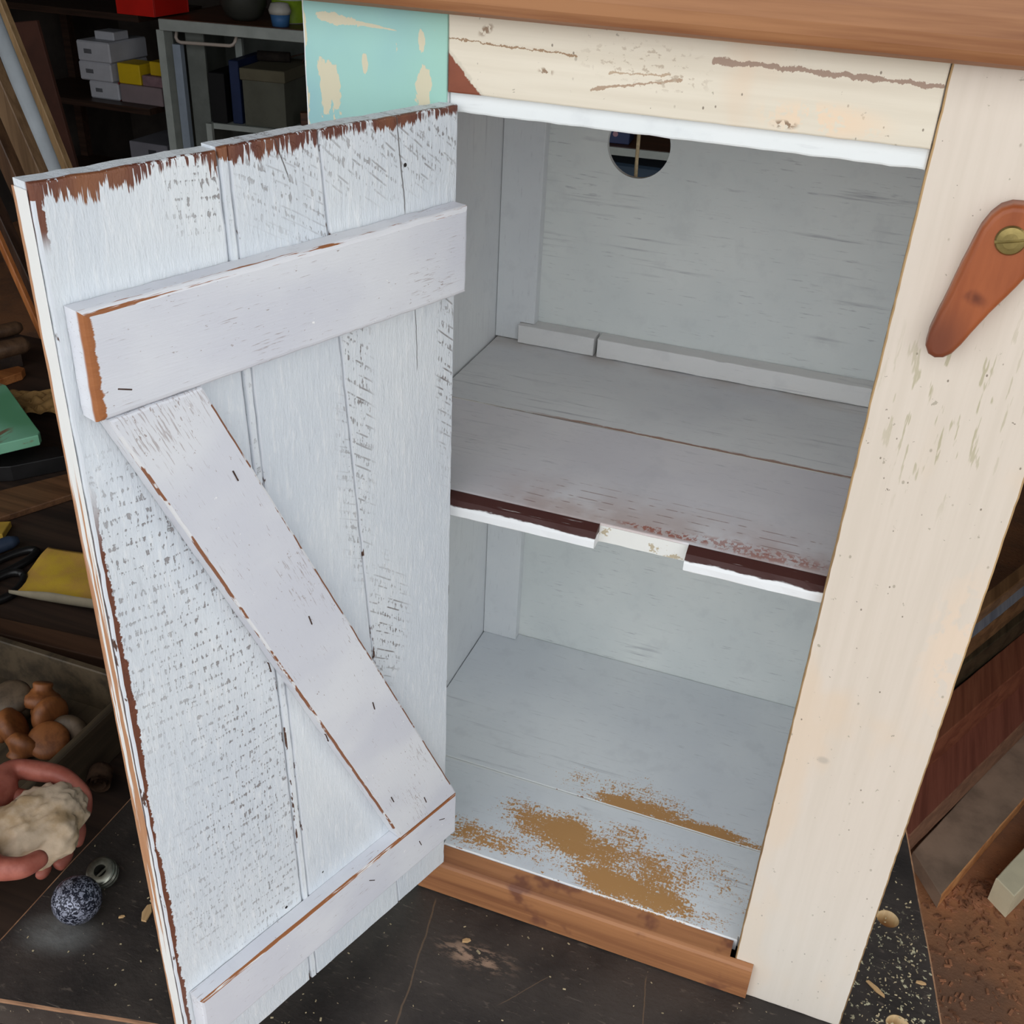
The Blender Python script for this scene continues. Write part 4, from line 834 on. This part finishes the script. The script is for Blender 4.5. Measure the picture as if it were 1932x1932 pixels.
rc = thing('red_crate', 'bright red plastic crate on top of the dark shelving', 'crate', (-2.842, YB_+0.07, 0.229))
m_red = simple('red_plastic', L(208, 32, 22), 0.45, 0.06, 8)
for a in ((-0.092, 0.092, -0.12, -0.112), (-0.092, 0.092, 0.112, 0.12), (-0.092, -0.084, -0.112, 0.112), (0.084, 0.092, -0.112, 0.112)): mesh_obj('crate_side', bx(*a, 0.0, 0.19, 0.001), m_red, rc)
mesh_obj('crate_base', bx(-0.084, 0.084, -0.112, 0.112, 0.0, 0.008), m_red, rc)
sh = thing('dark_shelving', 'dark wooden shelving unit stacked with boxes and trays', 'shelving', (-3.215, YB_+0.18, RZ0))
m_shv = wood_mat('near_black_shelving', L(40, 28, 22), L(66, 46, 36), 'x', 31)
for xx in (-0.36, 0.36):
    for yy in ((-0.20, 0.20) if xx < 0 else (0.20,)): mesh_obj('post', bx(xx-0.02, xx+0.02, yy-0.02, yy+0.02, 0, 0.95), m_shv, sh)
for z_ in (0.22, 0.585, 0.952): mesh_obj('shelf_board', bx(-0.38, 0.38, -0.225, 0.225, z_, z_+0.026), m_shv, sh)
SZ = RZ0+0.611
def bgbox(name, label, cat, px0, px1, pyt, pyb, Y, z0, depth, mat, group=None, bev=0.003):
    a = on_y(px0, (pyt+pyb)/2, Y); b = on_y(px1, (pyt+pyb)/2, Y); t = on_y((px0+px1)/2, pyt, Y).z; q_ = on_y((px0+px1)/2, pyb, Y).z
    z_ = q_ if z0 is None else z0; w = (b.x-a.x)/2
    o = mesh_obj(name, bx(-w, w, 0, depth, 0, t-q_, bev), mat, None, False, ((a.x+b.x)/2, Y, z_)); tag(o, label, cat, group); return o, w, t-q_
m_wbox = simple('off_white_card', L(190, 190, 196), 0.6, 0.06, 8); m_lab = simple('grey_box_label', L(100, 100, 104), 0.7, 0.1, 20)
zc = SZ+0.0005
for px0, px1, t, b, wd in ((168, 222, 146, 178, 'lowest'), (148, 208, 108, 143, 'middle'), (143, 204, 64, 103, 'topmost')):
    o, w, h = bgbox('storage_box', f'white storage box with grey label, {wd} of its stack', 'box', px0, px1, t, b, YB_+0.02, zc, 0.26, m_wbox, 'white boxes stacked on the dark shelving', 0.006)
    mesh_obj('label_patch', bx(-w*0.55, -w*0.1, -0.0015, 0.0, h*0.4, h*0.62), m_lab, o); zc += h+0.0008
bgbox('small_box', 'small white box on top of the storage box stack', 'box', 176, 212, 44, 60, YB_+0.08, zc, 0.1, m_wbox)
o, w, h = bgbox('long_box', 'long grey-pink box on the dark shelving below yellow box', 'box', 226, 304, 149, 183, YB_+0.02, SZ+0.0005, 0.3, simple('grey_pink_card', L(138, 122, 124), 0.8, 0.06, 8))
zt_ = SZ+0.001+h
bgbox('yellow_box', 'yellow box on the long grey-pink box', 'box', 221, 262, 108, 146, YB_+0.03, zt_, 0.12, simple('yellow_card', L(220, 184, 20), 0.6, 0.05, 8))
bgbox('pink_parcel', 'dull pink parcel under the smaller yellow box', 'parcel', 266, 306, 126, 146, YB_+0.03, zt_, 0.12, simple('dull_pink_wrap', L(140, 110, 116), 0.7, 0.15, 20))
z2 = zt_+(on_y(286, 126, YB_+0.03).z-on_y(286, 146, YB_+0.03).z)+0.001
bgbox('yellow_carton', 'smaller yellow box on the dull pink parcel', 'box', 280, 306, 98, 124, YB_+0.05, z2, 0.1, simple('yellow_carton_card', L(206, 170, 24), 0.6, 0.05, 8))
bgbox('red_book', 'thin red-spined book beside the long grey-pink box', 'book', 222.8, 225.2, 148, 183, YB_+0.03, SZ+0.0005, 0.2, simple('red_cover', L(130, 40, 36), 0.6, 0.05, 8))
o, w, h = bgbox('grey_carton', 'grey carton with dark patch on the lowest dark shelf', 'box', 246, 316, 246, 330, YB_+0.03, RZ0+0.2465, 0.28, simple('lilac_grey_card', L(128, 126, 134), 0.7, 0.06, 8))
mesh_obj('label_patch', bx(0.0, w*0.4, -0.0015, 0.0, h*0.66, h*0.86), simple('dark_patch', L(60, 60, 66), 0.7, 0.1, 20), o)
# low shelf seen through the round hole
ls = thing('low_shelf', 'grey low wall shelf seen through the round hole', 'shelf', (-0.70, YB_, RZ0), 0.10)
mesh_obj('shelf_edge', bx(-0.32, 0.5, -0.012, 0.0, 0.668, 0.696), m_white, ls); mesh_obj('shelf_top', bx(-0.32, 0.5, 0.0, 0.4, 0.670, 0.697), m_dkw, ls)
for xx in (-0.3, 0.48): mesh_obj('bracket_leg', bx(xx-0.015, xx+0.015, 0.2, 0.24, 0, 0.670), m_white, ls)
o = mesh_obj('blue_carton', bx(-0.13, 0.075, -0.06, 0.06, 0, 0.12, 0.003), simple('navy_card', L(52, 62, 96), 0.6, 0.08, 8), None, False, (-0.815, YB_+0.09, RZ0+0.6980), 0.10); tag(o, 'navy blue carton with pink spots seen through the round hole', 'carton')
for xx in (-0.075, 0.02): mesh_obj('pink_spot', lathe([(0, 0), (0.010, 0), (0.010, 0.001), (0, 0.001)], 14, Matrix.Translation((xx, -0.060, 0.035)) @ Matrix.Rotation(PI/2, 4, 'X')), simple('pink_print', L(170, 130, 140), 0.6, 0.05, 8), o)
o = mesh_obj('blue_bin', bx(-0.35, 0.35, -0.1, 0.1, 0, 0.56, 0.01), simple('slate_blue_plastic', L(72, 92, 112), 0.5, 0.06, 6), None, False, (-0.64, YB_+0.42, RZ0+0.001)); tag(o, 'slate blue plastic bin under the low shelf', 'bin')
A = on_y(1207, 250, 0.353); B = on_y(1202, 340, 0.353)
c = Vector((0.5*(A.x+B.x), 0.3535, 0.52)); dx = (A.x-B.x)/(A.z-B.z)
tag(mesh_obj('cord', tube([(dx*(z_-0.07)+0.0006*math.sin(z_*60), 0.0008, z_) for z_ in [i*0.0125 for i in range(20)]], 0.0017, 8), simple('pale_twisted_cord', L(206, 184, 146), 0.8, 0.1, 300), None, True, c), 'pale cord hanging down behind the round hole', 'cord')

# ------------------------------------------------------------------ timber lying on the floor to the right
def beam(name, label, A0, A1, B0, B1, ztop, mat, emat=None, ext=0.6, z0=None):
    z0 = RZ0+0.0005 if z0 is None else z0
    a0, a1, b0, b1 = (on_z(*q, ztop) for q in (A0, A1, B0, B1)); d = (a1-a0).normalized(); e = (b1-b0).normalized()
    a1 += d*ext; b1 += e*ext; c = (a0+b0)/2; c.z = z0
    bd = Vector((b1.x-b0.x, b1.y-b0.y)).normalized(); near = lambda p: abs((p[0]+c.x-b0.x)*bd.y-(p[1]+c.y-b0.y)*bd.x) < 0.006
    o = mesh_obj(name, slab([(p.x-c.x, p.y-c.y) for p in (a0, b0, b1, a1)], 0, ztop-z0, FZ(), 0.002, 0.03, 0.0012, 4, bev_pred=near, side_pred=near), [mat, emat or mat], None, False, c)
    return tag(o, label, 'timber')
m_ored = wood_mat('fresh_orange_edge', L(190, 124, 76), L(226, 164, 108), 'y', 41)
beam('grey_plank', 'weathered grey-brown plank with split orange edge on the floor', (1723, 1606), (1932, 1375), (1776, 1690), (1932, 1508), RZ0+0.035, simple('weathered_grey_brown', L(156, 130, 110), 0.8, 0.18, 11), m_ored)
beam('red_beam', 'dark red-brown beam lying beside the weathered plank', (1660, 1540), (1932, 1250), (1717, 1576), (1932, 1362), RZ0+0.10, z0=RZ0+0.0362, mat=wood_mat('dark_red_timber', L(122, 70, 56), L(150, 90, 72), 'y', 42), emat=wood_mat('rubbed_red_edge', L(120, 84, 66), L(150, 108, 84), 'y', 43))
beam('brown_beam', 'taller brown beam lying behind the dark red one', (1700, 1385), (1932, 1192), (1720, 1440), (1932, 1258), RZ0+0.17, wood_mat('rust_brown_timber', L(118, 66, 48), L(146, 88, 64), 'y', 44))
beam('olive_beam', 'dark olive beam stacked beyond the brown beam', (1760, 1262), (1932, 1136), (1760, 1300), (1932, 1168), RZ0+0.22, wood_mat('dark_olive_timber', L(50, 42, 30), L(76, 64, 46), 'y', 45))
beam('painted_beam', 'blue-grey painted beam lying beyond the olive one', (1780, 1215), (1932, 1096), (1780, 1250), (1932, 1126), RZ0+0.27, wood_mat('blue_grey_paint', L(112, 116, 128), L(144, 146, 154), 'y', 46), wood_mat('tan_beam_side', L(100, 70, 46), L(136, 98, 66), 'y', 47))
beam('tan_beam', 'tan beam lying furthest beyond the blue-grey painted one', (1800, 1165), (1932, 1062), (1800, 1195), (1932, 1090), RZ0+0.30, wood_mat('tan_beam_wood', L(108, 76, 48), L(140, 102, 68), 'y', 48))
beam('cream_block', 'cream painted board end on the floor beside the plank', (1879, 1656), (2100, 1420), (1914, 1691), (2140, 1470), RZ0+0.06, simple('cream_board_paint', L(236, 224, 190), 0.6, 0.06, 12))
bm = bmesh.new()
for i in range(420):
    c = on_z(random.gauss(1850, 30), random.gauss(1690, 16), RZ0) if i < 200 else on_z(random.uniform(1745, 1960), random.uniform(1680, 1990), RZ0)
    s = random.uniform(0.0012, 0.0042); M = Matrix.Translation((c.x, c.y, RZ0)) @ Matrix.Rotation(random.uniform(0, PI), 4, 'Z')
    box(bm, -s*1.6, s*1.6, -s*0.6, s*0.6, 0.0002, s*0.8, 0, M)
o = mesh_obj('floor_shavings', bm, simple('red_brown_shavings', L(170, 116, 84), 0.9, 0.3, 40)); o['kind'] = 'stuff'; tag(o, 'reddish wood shavings and dust on the earthy floor', 'shavings')
